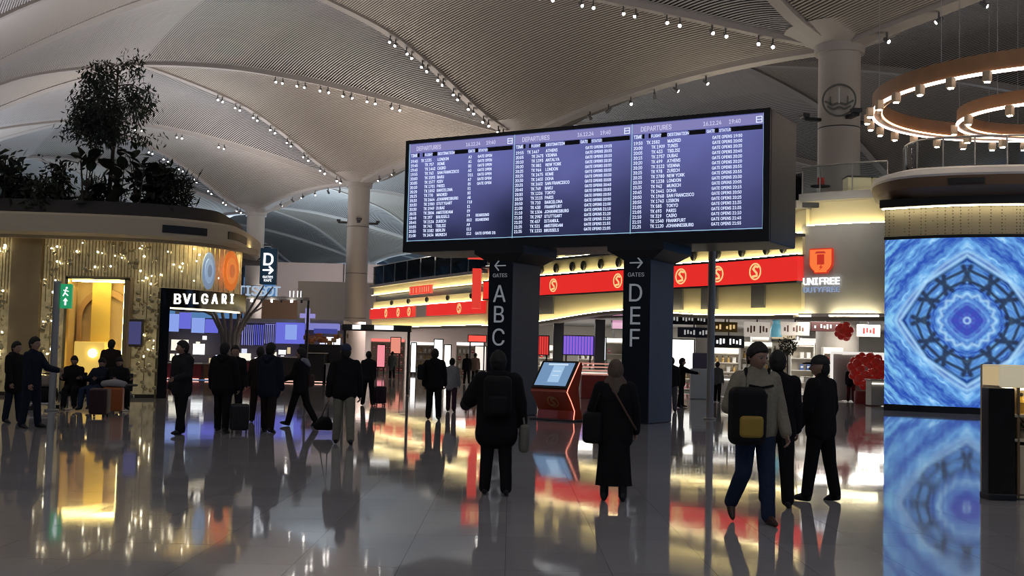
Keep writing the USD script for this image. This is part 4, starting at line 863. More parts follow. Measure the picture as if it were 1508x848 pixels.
# ------------------------------------------------------------------ inside the duty free store
LGT = [(2.5, 66, 6, 3), (7.5, 61, 6, 3), (12.0, 57, 5, 3), (15.5, 51, 5, 3), (12, 66, 8, 4), (20, 62, 6, 4)]
for i, (x, y, w, h) in enumerate(LGT): rect_light('unseen_shop_lamp_%03d' % i, (x, y, 3.45), w, h, 8.0, (1, .95, .86))  # unseen ceiling lamps, placed to light the shop interior
for i, (x, y, w, h) in enumerate([(-6, 96, 6, 4), (-11, 103, 5, 3)]): rect_light('unseen_far_shop_lamp_%03d' % i, (x, y, 4.2), w, h, 9.0, (1, .80, .74))  # unseen lamps, placed to light the farther store
ceil_poly = Polygon(np.vstack([upath + NU * -.2, [(upath[-1, 0] + 1, 75.6), (38, 75.6), (38, 46), gpath[0] + (0, .4)], gpath[1:] + (0, .35)])).buffer(0)
part(uni, 'shop_ceiling', prims(ceil_poly, .1).apply_translation((0, 0, 3.56)), mat('shop_ceiling_grey', (.30, .29, .28), .7), world=True)
SHW = mat('shelf_white', (.72, .70, .66), .4); SHD = mat('shelf_dark', (.05, .05, .05), .4); SHB = mat('shelf_back', (.60, .55, .46), .6)
def shelf_unit(px, d, w, h, label, rz=0, m=SHW, n=5, head=(1, .95, .85), hs=1.1):
    c = P(px, 560, d); t = thing('display_shelf', label, 'shelf', (c[0], d, 0), rz)
    part(t, 'back_panel', box((0, .2, h / 2), (w, .04, h)), SHB)
    for s in (-1, 1): part(t, 'side_panel', box((s * (w / 2 - .02), 0, h / 2), (.04, .42, h)), m)
    for k in range(n): part(t, 'shelf_board', box((0, 0, .12 + k * (h - .4) / (n - 1)), (w - .08, .40, .04)), m)
    part(t, 'lit_header', box((0, -.19, h - .12), (w - .06, .06, .2)), glow('shelf_header_%02d%02d%02d' % tuple(int(x * 99) for x in head), head, hs))
    return t, c[0], d, w, h, n, rz
goods0 = {}
GCOL = {'white_box': (.75, .74, .72), 'red_box': (.55, .04, .04), 'gold_bottle': (.55, .36, .12), 'dark_bottle': (.05, .03, .03), 'blue_box': (.07, .15, .45), 'pink_box': (.7, .25, .32)}
def goods(kind, p, label, group):
    if kind not in goods0:
        t = thing(kind, label, 'bottle' if 'bottle' in kind else 'box', p, 0, group); goods0[kind] = t; g = mat('goods_' + kind, GCOL[kind], .35)
        if 'bottle' in kind:
            part(t, 'bottle_body', lathe([(0, 0), (.06, 0), (.062, .18), (.025, .24), (.022, .27), (0, .27)], 10), g); part(t, 'bottle_cap', lathe([(0, .27), (.028, .27), (.028, .33), (0, .33)], 10), SHD)
        else:
            part(t, 'carton', rbox((0, 0, .13), (.17, .11, .26), .01), g); part(t, 'carton_label', box((0, -.057, .14), (.12, .004, .09)), mat('carton_label', (.8, .8, .78), .5))
        return t
    return copy_of(goods0[kind], p, label=label, group=group)
def fill(su, kinds, where_, dens=.75):
    t, cx, cy, w, h, n, rz = su; k = max(2, int(w / .30))
    for r in range(n - 1):
        for i in range(k):
            if rnd.random() > dens: continue
            lx = (i + .5) / k * (w - .2) - (w - .2) / 2; a = math.radians(rz); ly = -.05
            kd = kinds[(r + i // 3) % len(kinds)]
            goods(kd, (cx + lx * math.cos(a) - ly * math.sin(a), cy + lx * math.sin(a) + ly * math.cos(a), .14 + r * (h - .4) / (n - 1)), kd.replace('_', ' ') + ' standing on ' + where_, kd.replace('_', ' ') + ' goods on ' + where_)
fill(shelf_unit(800, 66, 1.9, 2.2, 'white lit goods shelf between lettered pillars, on the left', head=(1, .9, .8)), ['white_box', 'red_box'], 'the shelf left of the kiosk screen')
fill(shelf_unit(878, 62, 2.0, 2.2, 'white lit goods shelf right above the kiosk', head=(1, 1, 1), hs=1.4), ['white_box', 'blue_box', 'pink_box'], 'the shelf right above the kiosk')
fill(shelf_unit(908, 59.5, 1.3, 2.6, 'narrow bright shelf beside the D E F pillar', head=(1, .95, .9), hs=1.5), ['white_box', 'pink_box'], 'the narrow shelf at the D E F pillar')
fill(shelf_unit(1112, 54, 1.5, 2.5, 'tall cream shelf behind the man in the cream sweater'), ['white_box', 'gold_bottle'], 'the shelf behind the walking man')
fill(shelf_unit(1180, 53, 1.1, 2.6, 'tall white shelf with pale rows behind the capped man', hs=1.6), ['white_box', 'white_box', 'blue_box'], 'the shelf behind the capped man')
fill(shelf_unit(1152, 55, 1.2, 2.9, 'dark bottle shelf between two pale shelves', m=SHD, head=(1, .8, .5), hs=.6), ['gold_bottle', 'dark_bottle'], 'the dark bottle shelf')
fill(shelf_unit(1072, 57, 1.6, 2.2, 'lit alcove shelf right of the steel pole', head=(1, 1, .95), hs=1.6), ['white_box', 'gold_bottle'], 'the alcove shelf')
fill(shelf_unit(1225, 52, .9, 2.3, 'small white shelf left of the red balloon tree'), ['white_box', 'red_box'], 'the shelf left of the balloon tree')
fill(shelf_unit(692, 80, 2.0, 2.4, 'bright shelf below the farther red band', head=(1, .9, .9), hs=1.5), ['red_box', 'white_box'], 'the far shelf')
fill(shelf_unit(570, 88, 2.6, 2.6, 'reddish lit shelf far behind the portal', head=(1, .18, .15), hs=1.3), ['red_box', 'pink_box'], 'the reddish far shelf', .9)
fill(shelf_unit(622, 86, 2.0, 2.4, 'pale lit shelf far behind the portal post', head=(1, .95, .9), hs=1.3), ['white_box', 'gold_bottle'], 'the pale far shelf')
fill(shelf_unit(1000, 58, 1.6, 2.4, 'pale shelf deep inside, right of the D E F pillar', hs=1.5), ['white_box', 'pink_box', 'gold_bottle'], 'the deep pale shelf', .9)
fill(shelf_unit(1060, 63, 2.4, 2.9, 'wide lit wall shelf deep behind the steel post', hs=1.5), ['gold_bottle', 'white_box', 'red_box'], 'the wide deep wall shelf', .9)
fill(shelf_unit(1140, 64, 2.6, 3.0, 'wide lit wall shelf deep behind the dark bottle shelf', hs=1.5), ['white_box', 'blue_box', 'gold_bottle'], 'the wide shelf at the rear', .9)
fill(shelf_unit(1205, 58, 1.8, 2.8, 'broad lit shelf deep right of the capped man', hs=1.6), ['white_box', 'red_box', 'gold_bottle'], 'the broad deep shelf', .9)
# lit screens and posters
def screen(px0, px1, y0, y1, d, colr, label, stripes=None, s=.9, post=True):
    a, b = P((px0 + px1) / 2, y0, d), P((px0 + px1) / 2, y1, d); w = XX(px1, y0, d) - XX(px0, y0, d); h = a[2] - b[2]
    t = thing('display_screen', label, 'screen', (a[0], d, 0))
    part(t, 'frame', rbox((0, .06, (a[2] + b[2]) / 2), (w + .1, .1, h + .1), .02), BLACK)
    part(t, 'picture', box((0, 0, (a[2] + b[2]) / 2), (w, .03, h)), glow('screen_%d_%d' % (px0, y0), colr, s))
    if stripes:
        for i in range(stripes[0]): part(t, 'picture_stripe', box((-w / 2 + (i + .5) * w / stripes[0], -.02, (a[2] + b[2]) / 2), (w / stripes[0] * .45, .02, h)), glow('stripe_%d' % px0, stripes[1], s))
    if post:
        for sx in (-1, 1): part(t, 'post', box((sx * w * .4, .08, b[2] / 2), (.08, .08, b[2])), DARK)
    return t
screen(784, 808, 495, 522, 60, (.45, .02, .02), 'red striped screen right of the A B C D pillar', (7, (.9, .06, .05)))
screen(830, 874, 495, 522, 60, (.10, .10, .65), 'violet and blue striped screen above the kiosk', (10, (.42, .13, .68)))
screen(902, 926, 460, 484, 61, (.75, .35, .55), 'pink and orange picture screen left of the D E F pillar', None, .8)
screen(986, 1022, 500, 548, 55, (1, .97, .9), 'bright white light wall right of the D E F pillar', None, 1.3)
screen(876, 892, 497, 530, 59, (.85, .9, 1), 'white lit panel beside the violet screen', None, 1.3)
screen(640, 652, 500, 540, 72, (.95, 1, 1), 'narrow white lit column panel behind the walking travellers', None, 1.5)
screen(690, 716, 494, 503, 70, (1, .09, .06), 'small red lit sign under the cream cove', None, 1.0)
screen(576, 590, 497, 520, 84, (1, .35, .25), 'orange lit picture far behind the portal', None, .8)
screen(556, 567, 508, 540, 84, (1, .30, .36), 'pink lit panel left of the reddish far shelf', None, .9)
screen(606, 613, 505, 548, 82, (1, .97, .95), 'slim white lit panel just right of the portal post', None, 1.3)
screen(655, 664, 508, 550, 76, (1, .95, .88), 'slim cream lit panel behind the pale grey coat', None, 1.2)
screen(700, 716, 510, 545, 74, (1, .90, .80), 'cream lit panel beside the A B C D pillar', None, 1.0)
for i, (px, d, w) in enumerate(((821, 61.5, .55), (882, 58.5, .5), (1034, 55.5, .75))):
    c = P(px, 560, d); t = thing('shop_pier', ('dark square pier between the red and violet screens', 'dark square pier right of the violet screen', 'grey pier left of the steel pole')[i], 'pier', (c[0], d, 0))
    part(t, 'shaft', rbox((0, 0, 1.75), (w, .5, 3.5), .02), mat('pier_dark', (.06, .06, .065), .4) if i < 2 else GREYW); part(t, 'foot', rbox((0, 0, .08), (w + .06, .56, .16), .02), DARK)
# hanging sign boards
def board_sign(px0, px1, y0, y1, d, m, s, tm_, label):
    a, b = P((px0 + px1) / 2, y0, d), P((px0 + px1) / 2, y1, d); w = XX(px1, y0, d) - XX(px0, y0, d); h = a[2] - b[2]; z = (a[2] + b[2]) / 2
    t = thing('shop_sign', label, 'sign', (a[0], d, z)); part(t, 'panel', rbox((0, 0, 0), (w, .1, h), .02), m)
    n_ = max(3, int(w / .16)); ms = []
    for k in range(n_):                            # print too small and blurred to read: short upright strokes
        if (k + len(s)) % 5 == 4: continue
        ms.append(box((-w * .42 + w * .84 * (k + .5) / n_, -.056, h * .04 * ((k * 7) % 3 - 1)), (w * .84 / n_ * .55, .012, h * (.28 + .1 * ((k * 5) % 3)))))
    part(t, 'blurred_print', cat_(ms), tm_, smooth=False, kind='stuff')
    part(t, 'hanger', box((0, 0.0, h / 2 + (3.56 - z - h / 2) / 2), (.05, .05, max(.03, 3.56 - z - h / 2))), DARK)
GOLDT = glow('gold_letter', (1, .7, .3), .7)
board_sign(986, 1044, 460, 478, 52.5, mat('board_black', (.015, .015, .02), .4), 'WHISKY  WINE', mat('letter_dim', (.5, .5, .48), .5, emit=(.8, .8, .8), es=.4), 'black hanging board with small pale words right of the D E F pillar')
board_sign(998, 1046, 482, 497, 51.5, mat('board_navy', (.02, .025, .05), .4), 'CHOCOLATE', mat('letter_dim'), 'navy hanging board under the black one')
board_sign(1050, 1086, 474, 489, 51, mat('board_gold', (.30, .20, .06), .4), 'SPIRITS', GOLDT, 'gold brown board right of the steel pole')
board_sign(1050, 1096, 494, 512, 53, mat('board_black'), '______', WHITEG, 'dark canopy board with a white light line')
board_sign(1096, 1134, 474, 496, 52.5, mat('board_cream', (.6, .55, .48), .5, emit=(1, .9, .8), es=.35), 'SWEETS', mat('letter_brown', (.2, .1, .08), .5), 'cream board above the walking man')
board_sign(1150, 1192, 474, 494, 52, mat('board_cream'), 'PERFUME', mat('letter_brown'), 'cream board above the man in the cap')
board_sign(1194, 1238, 474, 488, 51, mat('board_dark_red', (.06, .015, .015), .4), 'NEW YEAR', mat('letter_dim'), 'dark red board left of the red balloon cluster')
board_sign(1262, 1296, 478, 496, 51, mat('board_cream'), '|| 7', mat('letter_red', (.6, .03, .03), .5), 'cream board with red marks beside the drum')
# blue bottle figure standing on a plinth
c = P(1143, 500, 53.5); t = thing('bottle_figure', 'large pale blue bottle shaped figure hanging above the perfume shelves', 'figure', (c[0], 53.5, ZH(1143, 496, 53.5)))
part(t, 'bottle', lathe([(0, 0), (.26, 0), (.28, .3), (.2, .55), (.16, .6), (.16, .75), (0, .75)], 20), mat('pale_blue', (.12, .35, .45), .3, emit=(.2, .6, .8), es=.25)); part(t, 'cap', lathe([(0, .75), (.2, .75), (.2, .95), (0, 1.0)], 16), mat('pale_blue_cap', (.25, .5, .6), .3)); part(t, 'hanger', cyl((0, 0, .95), .02, 3.56 - ZH(1143, 496, 53.5) - .95, 6), DARK)  # faint glow put into the bottle's pale blue
# dark leafy wreath
def leaf_mesh(pts_, size, jitter, seed, asp=.42):
    g = np.random.default_rng(seed); n = len(pts_); d1 = g.normal(size=(n, 3)); d1 /= np.linalg.norm(d1, axis=1)[:, None]; d1[:, 2] -= jitter; d1 /= np.linalg.norm(d1, axis=1)[:, None]
    d2 = np.cross(d1, g.normal(size=(n, 3))); d2 /= np.linalg.norm(d2, axis=1)[:, None]; d3 = np.cross(d1, d2); s = (size * g.uniform(.6, 1.3, n))[:, None]
    V = np.stack([pts_, pts_ + d1 * s * .5 + d2 * s * asp * .5 + d3 * s * .06, pts_ + d1 * s, pts_ + d1 * s * .5 - d2 * s * asp * .5 + d3 * s * .06], 1).reshape(-1, 3)
    b = np.arange(n)[:, None] * 4; return trimesh.Trimesh(V, np.vstack([b + [0, 1, 2], b + [0, 2, 3]]), process=False)
def leaf_mat(name, col):
    if name not in _mats: _mats[name] = usdkit.material(stage, '/World/Looks/' + name, {'d': ('principled_bsdf', {'base_color': col, 'roughness': .5}), 't': ('translucent_bsdf', {'color': tuple(min(1, c * 1.3) for c in col)}), 'm': ('mix_closure', {'fac': .3})}, [('d.BSDF', 'm.closure1'), ('t.BSDF', 'm.closure2')], surface='m.closure')
    return _mats[name]
g = np.random.default_rng(3)
c = P(1160, 510, 49.5); t = thing('topiary_ball', 'dark leafy ball on a stand behind the two black jackets', 'plant', (c[0], 49.5, 0)); v = g.normal(size=(420, 3)); v /= np.linalg.norm(v, axis=1)[:, None]
part(t, 'foliage', leaf_mesh(v * .40 * g.uniform(.6, 1, (420, 1)) + (0, 0, c[2]), .14, .1, 4), leaf_mat('leaf_dark', (.015, .022, .012)), kind='stuff', smooth=False); part(t, 'stem', cyl((0, 0, .2), .03, c[2] - .3, 8), DARK); part(t, 'pot', lathe([(0, 0), (.2, 0), (.26, .35), (0, .35)], 20), SHD)
# red balloon tree and cluster
REDB = mat('balloon_red', (.50, .035, .03), .3, emit=(1, .06, .04), es=.06)  # faint glow put into the balloon colour
def balloons(name, px, py, d, R, n, r, label, stand, cat):
    c = P(px, py, d); t = thing(name, label, cat, (c[0], d, 0)); gg = np.random.default_rng(n)
    for i in range(n):
        ph = math.acos(1 - 2 * (i + .5) / n); a = i * 2.39996; q = np.array([math.sin(ph) * math.cos(a), math.sin(ph) * math.sin(a), math.cos(ph)]) * R + (0, 0, c[2])
        m = trimesh.creation.icosphere(2, r * gg.uniform(.75, 1.15)); m.apply_translation(q); part(t, 'balloon', m, REDB)
    if stand: part(t, 'trunk', cyl((0, 0, 0), .05, c[2], 10), DARK); part(t, 'base', lathe([(0, 0), (.5, 0), (.5, .5), (.0, .5)], 24), mat('base_red', (.30, .02, .02), .4))
    else: part(t, 'cord', cyl((0, 0, c[2]), .02, 3.56 - c[2], 6), DARK)
balloons('balloon_tree', 1277, 545, 46.6, .62, 44, .17, 'big red balloon tree in the shop entrance beside the drum', True, 'decoration')
balloons('balloon_cluster', 1243, 488, 48.5, .26, 14, .16, 'small red balloon cluster hanging left of the balloon tree', False, 'decoration')
# white arch frames and counters in the entrance
for i, (px, d, w, h) in enumerate(((1262, 48.5, 2.1, 2.0),)):
    c = P(px, 560, d); t = thing('light_arch', 'white glowing rounded arch frame behind the red balloon tree', 'arch', (c[0], d, 0))
    o = sbox(-w / 2, -.2, w / 2, h).buffer(.08); o = o.difference(sbox(-w / 2 + .06, -1, w / 2 - .06, h - .06).buffer(.04)).intersection(sbox(-9, 0, 9, 9))
    part(t, 'frame', upright(prims(o, .12), (0, 0, 0), (0, -1)), glow('arch_white', (1, .93, .88), .85)); part(t, 'back_panel', box((0, .1, h / 2), (w - .1, .05, h - .1)), mat('arch_panel', (.35, .32, .30), .5))
for i, (px, d, w, hh, lab) in enumerate(((1296, 44.3, .9, 1.0, 'small white promotion counter against the drum edge'), (1215, 50, 1.6, .95, 'white shop counter behind the legs of the capped man'), (1085, 51, 2.2, .9, 'long pale counter right of the steel pole'), (855, 57, 2.6, .95, 'pale goods counter behind the kiosk'), (925, 55, 1.6, .9, 'bright counter next to the D E F pillar'))):
    c = P(px, 580, d); t = thing('sales_counter', lab, 'counter', (c[0], d, 0)); part(t, 'body', rbox((0, 0, hh / 2), (w, .7, hh - .05), .03), SHW); part(t, 'top', rbox((0, 0, hh), (w + .08, .78, .05), .015), mat('counter_top', (.55, .5, .45), .3)); part(t, 'front_light', box((0, -.37, hh - .14), (w * .95, .03, .04)), glow('counter_light', (1, .9, .75), 2.0))
c = P(870, 520, 45); t = thing('slanted_display', 'slanted pink lit cosmetics display directly behind the kiosk', 'display', (XX(880, 560, 45), 45, 0))
part(t, 'stand', rbox((0, 0, .45), (1.3, .8, .9), .03), mat('stand_red', (.35, .05, .04), .4))
for k in range(4): part(t, 'tier', rbox((0, .25 - .2 * k * -1 - .4, .95 + .13 * k), (1.2, .22, .05), .01), glow('tier_pink', (1, .45, .35), .6))
c = P(1032, 560, 47); t = thing('check_in_terminal', 'pale blue white standing terminal where a dark figure reaches out', 'terminal', (c[0], 47, 0))
part(t, 'body', rbox((0, 0, .62), (.85, .35, 1.24), .04), mat('terminal_pale', (.42, .50, .55), .35)); part(t, 'panel', rbox((0, -.05, 1.55), (.7, .1, .65), .03), mat('panel_violet', (.10, .09, .16), .4))

# ------------------------------------------------------------------ steel poles
def pole(px, d, h, label):
    c = P(px, 560, d); p = thing('steel_pole', label, 'pole', (c[0], d, 0)); part(p, 'shaft', cyl((0, 0, 0), .085 if px < 500 else .10, h, 20), STEEL); part(p, 'base_ring', lathe([(0, 0), (.17, 0), (.17, .03), (.1, .05), (0, .05)], 20), STEEL); part(p, 'top_cap', lathe([(0, h), (.1, h), (.08, h + .04), (0, h + .05)], 16), STEEL); return p
gp = pole(78, 28, ZH(84, 416, 28), 'thin steel post carrying the green exit sign')
q = ORG[gp][0]; zz1, zz0 = ZH(92, 418, 28), ZH(92, 454, 28)
part(gp, 'exit_sign', rbox((.235, 0, (zz1 + zz0) / 2), (.27, .12, zz1 - zz0), .02), mat('exit_green', (.02, .22, .10), .4, emit=(.03, .45, .18), es=.55), label='green exit sign')
man = union_all([Point(.02, .1).buffer(.025), LineString([(.0, .06), (-.02, -.02), (-.06, -.09)]).buffer(.014), LineString([(-.02, -.02), (.05, -.08)]).buffer(.014), LineString([(-.05, .04), (.06, .02)]).buffer(.012)])
part(gp, 'exit_pictogram', upright(prims(man, .01), (.235, -.06, (zz1 + zz0) / 2 + .1), (0, -1)), WHITEG, smooth=False)
part(gp, 'exit_arrow', upright(prims(union_all([sbox(-.02, -.08, .02, .05), Polygon([(-.06, .02), (.06, .02), (0, .1)])]), .01), (.235, -.06, (zz1 + zz0) / 2 - .14), (0, -1)), WHITEG, smooth=False)
pole(1046, 31.5, ZH(1048, 358, 31.5), 'tall steel post right of the D E F pillar reaching the flight board')

# ------------------------------------------------------------------ display stand at the right front
c = P(1486, 640, 14.4); t = thing('goods_stand', 'lit cream goods stand cut by the right edge of the view', 'display stand', (c[0] + .35, 14.5, 0))
x0 = XX(1464, 600, 14.4) - c[0] - .35; W = 1.5; zt = ZH(1486, 537, 14.4)
CRM = mat('stand_cream', (.62, .52, .36), .5)
part(t, 'back_panel', rbox((x0 + W / 2, .3, zt / 2), (W, .06, zt), .01), CRM)
part(t, 'header', rbox((x0 + W / 2, 0, zt - .14), (W, .55, .28), .02), mat('stand_header', (.62, .55, .42), .5, emit=(1, .88, .6), es=.35))
for x in (x0 + .02, x0 + .24, x0 + W): part(t, 'upright', rbox((x, 0, zt / 2), (.04, .5, zt - .02), .01), CRM if x < x0 + .1 else mat('stand_brown', (.22, .14, .07), .5))
for z in (.03, .72, 1.02): part(t, 'shelf_board', rbox((x0 + W / 2, 0, z), (W, .5, .04), .01), CRM)
part(t, 'drawer_front', rbox((x0 + .24 + (W - .24) / 2, -.24, .36), (W - .26, .04, .6), .01), CRM)
part(t, 'shelf_light', box((x0 + W / 2, -.1, zt - .30), (W - .1, .05, .03)), glow('stand_light', (1, .82, .45), 9.0))
for i in range(3):
    b = thing('yellow_bottle', ('yellow bottle on the upper shelf of the right stand, nearest the black post', 'yellow bottle second from the black post on the right stand', 'yellow bottle third from the black post on the right stand')[i], 'bottle', (c[0] + .35 + x0 + .34 + i * .2, 14.42, 1.04)); part(b, 'bottle_body', lathe([(0, 0), (.06, 0), (.065, .14), (.03, .19), (.025, .22), (0, .22)], 16), mat('yellow_liquid', (.75, .48, .06), .2)); part(b, 'bottle_cap', lathe([(0, .22), (.03, .22), (.03, .26), (0, .26)], 12), SHD)
for i in range(2):
    b = thing('green_pot', ('dark green potted sprig on the lower right shelf', 'second dark green sprig further right on that shelf')[i], 'plant', (c[0] + .35 + x0 + .40 + i * .3, 14.45, .74)); part(b, 'pot', lathe([(0, 0), (.05, 0), (.065, .09), (0, .09)], 16), CRM); v = g.normal(size=(60, 3)) * .05; part(b, 'foliage', leaf_mesh(v + (0, 0, .15), .06, -.2, 9 + i), leaf_mat('leaf_mid', (.06, .10, .03)), kind='stuff', smooth=False)
c2_ = G(1470, 735); t = thing('black_panel_post', 'slim black glossy panel post in front of the cream goods stand', 'post', (c2_[0], c2_[1], 0), 0)
hz = ZH(1470, 571, c2_[1]); wz = XX(1490, 640, c2_[1]) - XX(1451, 640, c2_[1])
part(t, 'panel', rbox((0, 0, .07 + (hz - .07) / 2), (wz, .22, hz - .07), .015), mat('black_panel', (.012, .011, .010), .22)); part(t, 'foot', rbox((0, 0, .04), (wz + .02, .3, .08), .015), BLACK)

# ------------------------------------------------------------------ planting on the boutique's roof
LD, LM = leaf_mat('leaf_night', (.020, .030, .018)), leaf_mat('leaf_olive', (.035, .048, .025)); BARK = mat('bark', (.06, .045, .035), .8)
def shrub(px, py_top, off, w, label, leaf, n, seed, droop=.2, m=LD, big=False, asp=.42):
    q = depth_at(bpath, px, 290); d = q[1] + off; zt = ZH(px, py_top, d); x = XX(px, (py_top + 300) / 2, d); h = zt - 5.9
    gg = np.random.default_rng(seed); t = thing('roof_shrub', label, 'shrub', (x, d, 5.4))
    stems = []; pts_ = []
    for k in range(5):
        a = gg.uniform(0, 6.28); r = w * gg.uniform(.1, .5); top = np.array([r * math.cos(a), r * math.sin(a) * .6, .6 + h * gg.uniform(.7, 1.0)])
        ln = np.linspace(0, 1, 6)[:, None]; cv = ln * top + np.sin(ln * PI) * np.array([0, 0, .15]); part(t, 'stem', tube(cv, np.linspace(.03, .01, 6), 5), BARK)
        tt_ = gg.uniform(.25, 1, n // 5); P_ = tt_[:, None] * top + gg.normal(size=(n // 5, 3)) * np.array([w * .22, w * .18, h * .09]); pts_.append(P_)
    pts_ = np.vstack(pts_)
    if big:
        for i, p in enumerate(pts_[:26]):
            a = gg.uniform(0, 6.28); L = leaf * gg.uniform(.8, 1.3); el = gg.uniform(.2, 1.2); dr = np.array([math.cos(a) * math.cos(el), math.sin(a) * math.cos(el), math.sin(el)]); sd = np.cross(dr, (0, 0, 1.0)); sd /= np.linalg.norm(sd); nn = np.cross(sd, dr)
            s_ = np.linspace(0, 1, 7); wd = L * .26 * np.sin(s_ ** .8 * PI) ** .8; mid = p + dr * (s_ * L)[:, None] - np.array([0, 0, 1]) * (s_ ** 2 * L * .25)[:, None]
            V = np.concatenate([mid - sd * wd[:, None] + nn * wd[:, None] * .2, mid, mid + sd * wd[:, None] + nn * wd[:, None] * .2]); Fc = []
            for r_ in range(2):
                for k in range(6): a0 = r_ * 7 + k; Fc += [(a0, a0 + 7, a0 + 8), (a0, a0 + 8, a0 + 1)]
            part(t, 'leaf', trimesh.Trimesh(V, Fc, process=False), m, smooth=True)
    else: part(t, 'foliage', leaf_mesh(pts_, leaf, droop, seed, asp), m, kind='stuff', smooth=False)
    return t
shrub(8, 226, -.1, .9, 'tall dark shrub at the left end of the roof planting', .34, 260, 21)
shrub(34, 258, .5, 1.1, 'low dark shrub second from the left on the roof', .22, 420, 22)
shrub(62, 262, -.1, 1.0, 'feathery low shrub left of the roof tree', .20, 420, 23, .2, LM)
shrub(86, 243, .4, 1.0, 'rounded dense shrub just left of the big leaved plant', .22, 520, 24)
shrub(126, 214, -.1, .8, 'big leaved plant with oval leaves at the foot of the roof tree', .62, 60, 25, 0, LD, True)
shrub(178, 225, -.1, .9, 'big leaved plant just right of the roof tree trunk', .58, 60, 26, 0, LD, True)
shrub(150, 268, .6, 1.1, 'grassy low planting around the roof tree trunk', .40, 420, 27, -.6, LM, False, .12)
shrub(205, 232, -.1, .9, 'arching long leaved plant between big leaved plant and right end', .5, 60, 28, 0, LD, True)
shrub(222, 248, .4, 1.1, 'dark bushy shrub third from the right end of the roof', .24, 560, 29)
shrub(246, 243, .0, 1.0, 'dense dark shrub second from the right end of the roof', .24, 620, 30)
shrub(268, 262, .0, .8, 'small spiky shrub at the right end of the roof planting', .34, 360, 31, -.5, LD, False, .14)
# the tree
q = depth_at(bpath, 158, 290); dT = q[1] + .5; zb, zt = 5.4, ZH(165, 84, dT); xT = XX(157, 290, dT)
t = thing('roof_tree', 'slender tree with loose drooping crown rising above the boutique roof', 'tree', (xT, dT, zb)); gg = np.random.default_rng(44)
H_ = zt - zb; top = np.array([XX(172, 130, dT) - xT, 0, H_ - .3]); trunk = np.linspace(0, 1, 9)[:, None] * top + np.c_[np.sin(np.linspace(0, 3, 9)) * .06, np.zeros(9), np.zeros(9)]
part(t, 'trunk', tube(trunk, np.linspace(.085, .03, 9), 8), BARK)
tips = []
for i in range(26):
    s_ = gg.uniform(.50, .98); st = trunk[0] + (top * s_); a = gg.uniform(0, 6.28); L = (1.5 - .9 * abs(s_ - .72) * 2) * gg.uniform(.7, 1.0); e = st + np.array([math.cos(a) * L, math.sin(a) * L * .8, gg.uniform(-.2, .7)]); e[2] = min(e[2], H_ - .05)
    md = (st + e) / 2 + (0, 0, .2); part(t, 'branch', tube([st, md, e], [.028, .018, .008], 5), BARK)
    for _ in range(8): tips.append((st + (e - st) * gg.uniform(.45, 1.05)) + gg.normal(size=3) * (.20, .2, .16))
P_ = np.vstack([np.array(c_) + gg.normal(size=(22, 3)) * (.15, .15, .16) - np.c_[np.zeros((22, 2)), np.abs(gg.normal(size=22)) * .15] for c_ in tips])
P_ = P_[P_[:, 2] > 2.5]
part(t, 'foliage', leaf_mesh(P_, .21, .9, 45, .28), leaf_mat('leaf_tree', (.022, .032, .022)), kind='stuff', smooth=False)

# ------------------------------------------------------------------ people
def ball(p, r, seg=10): return Manifold.sphere(float(r), seg).translate(tuple(float(x) for x in p))
def bone(a, ra, b, rb, seg=10): return Manifold.batch_hull([ball(a, ra, seg), ball(b, rb, seg)])
def hullb(l, seg=10): return Manifold.batch_hull([ball(p, r, seg) for p, r in l])
def uni_(l): return Manifold.batch_boolean(l, OpType.Add)
def smoothm(man, step, it=8, fold=0.0, seed=0):
    m = tm(man.refine_to_length(step)); m.merge_vertices()
    trimesh.smoothing.filter_taubin(m, lamb=.5, nu=.53, iterations=it)
    if fold:
        n = m.vertex_normals; m.vertices = m.vertices + n * ((meshkit.fbm(m.vertices * (9, 9, 5) + seed, 3, seed % 97) - .5) * fold)[:, None]
    return m
SKIN = mat('skin', (.34, .20, .14), .5); HAIRD = mat('hair_dark', (.008, .007, .006), .7); EYE = mat('eye_white', (.18, .17, .16), .5)
SHOE = mat('black_shoe', (.010, .010, .011), .5)
def cloth(name, col): return mat('cloth_' + name, col, .85, noise=(30, .15), spec=.2)
def rx(v, deg):  # rotate in the sagittal plane: forward = -y
    a = math.radians(deg); return np.array([v[0], v[1] * math.cos(a) + v[2] * math.sin(a), -v[1] * math.sin(a) + v[2] * math.cos(a)])
def head_mesh(H, fine):
    m = trimesh.creation.icosphere(4 if fine else 3, 1.0); v = m.vertices.copy(); s = H / 1.75
    x, y, z = v[:, 0].copy(), v[:, 1].copy(), v[:, 2].copy()
    X = x * .076; Y = y * .098; Z = z * .118
    low = np.clip(-z, 0, 1); X *= 1 - .30 * low ** 1.5; Y = np.where(y > 0, Y * (1 - .25 * low), Y * (1 - .05 * low))     # jaw narrower, nape in
    fr = np.clip(-y, 0, 1)
    def bump(cx, cz, wx, wz, d): return d * np.exp(-((X - cx) / wx) ** 2 - ((Z - cz) / wz) ** 2) * (fr > .2)
    Y -= bump(0, -.018, .012, .022, .024) + bump(0, -.032, .016, .010, .010)           # nose
    Y += bump(.031, .008, .017, .012, .012) + bump(-.031, .008, .017, .012, .012)      # eye sockets
    Y -= bump(0, .032, .05, .010, .004) + bump(0, -.066, .024, .006, .005) + bump(0, -.076, .020, .006, .005) + bump(0, -.104, .02, .014, .006)
    Y += bump(0, -.071, .026, .003, .004)                                                # brow, lips, chin
    m.vertices = np.stack([X, Y, Z], 1) * s
    return m
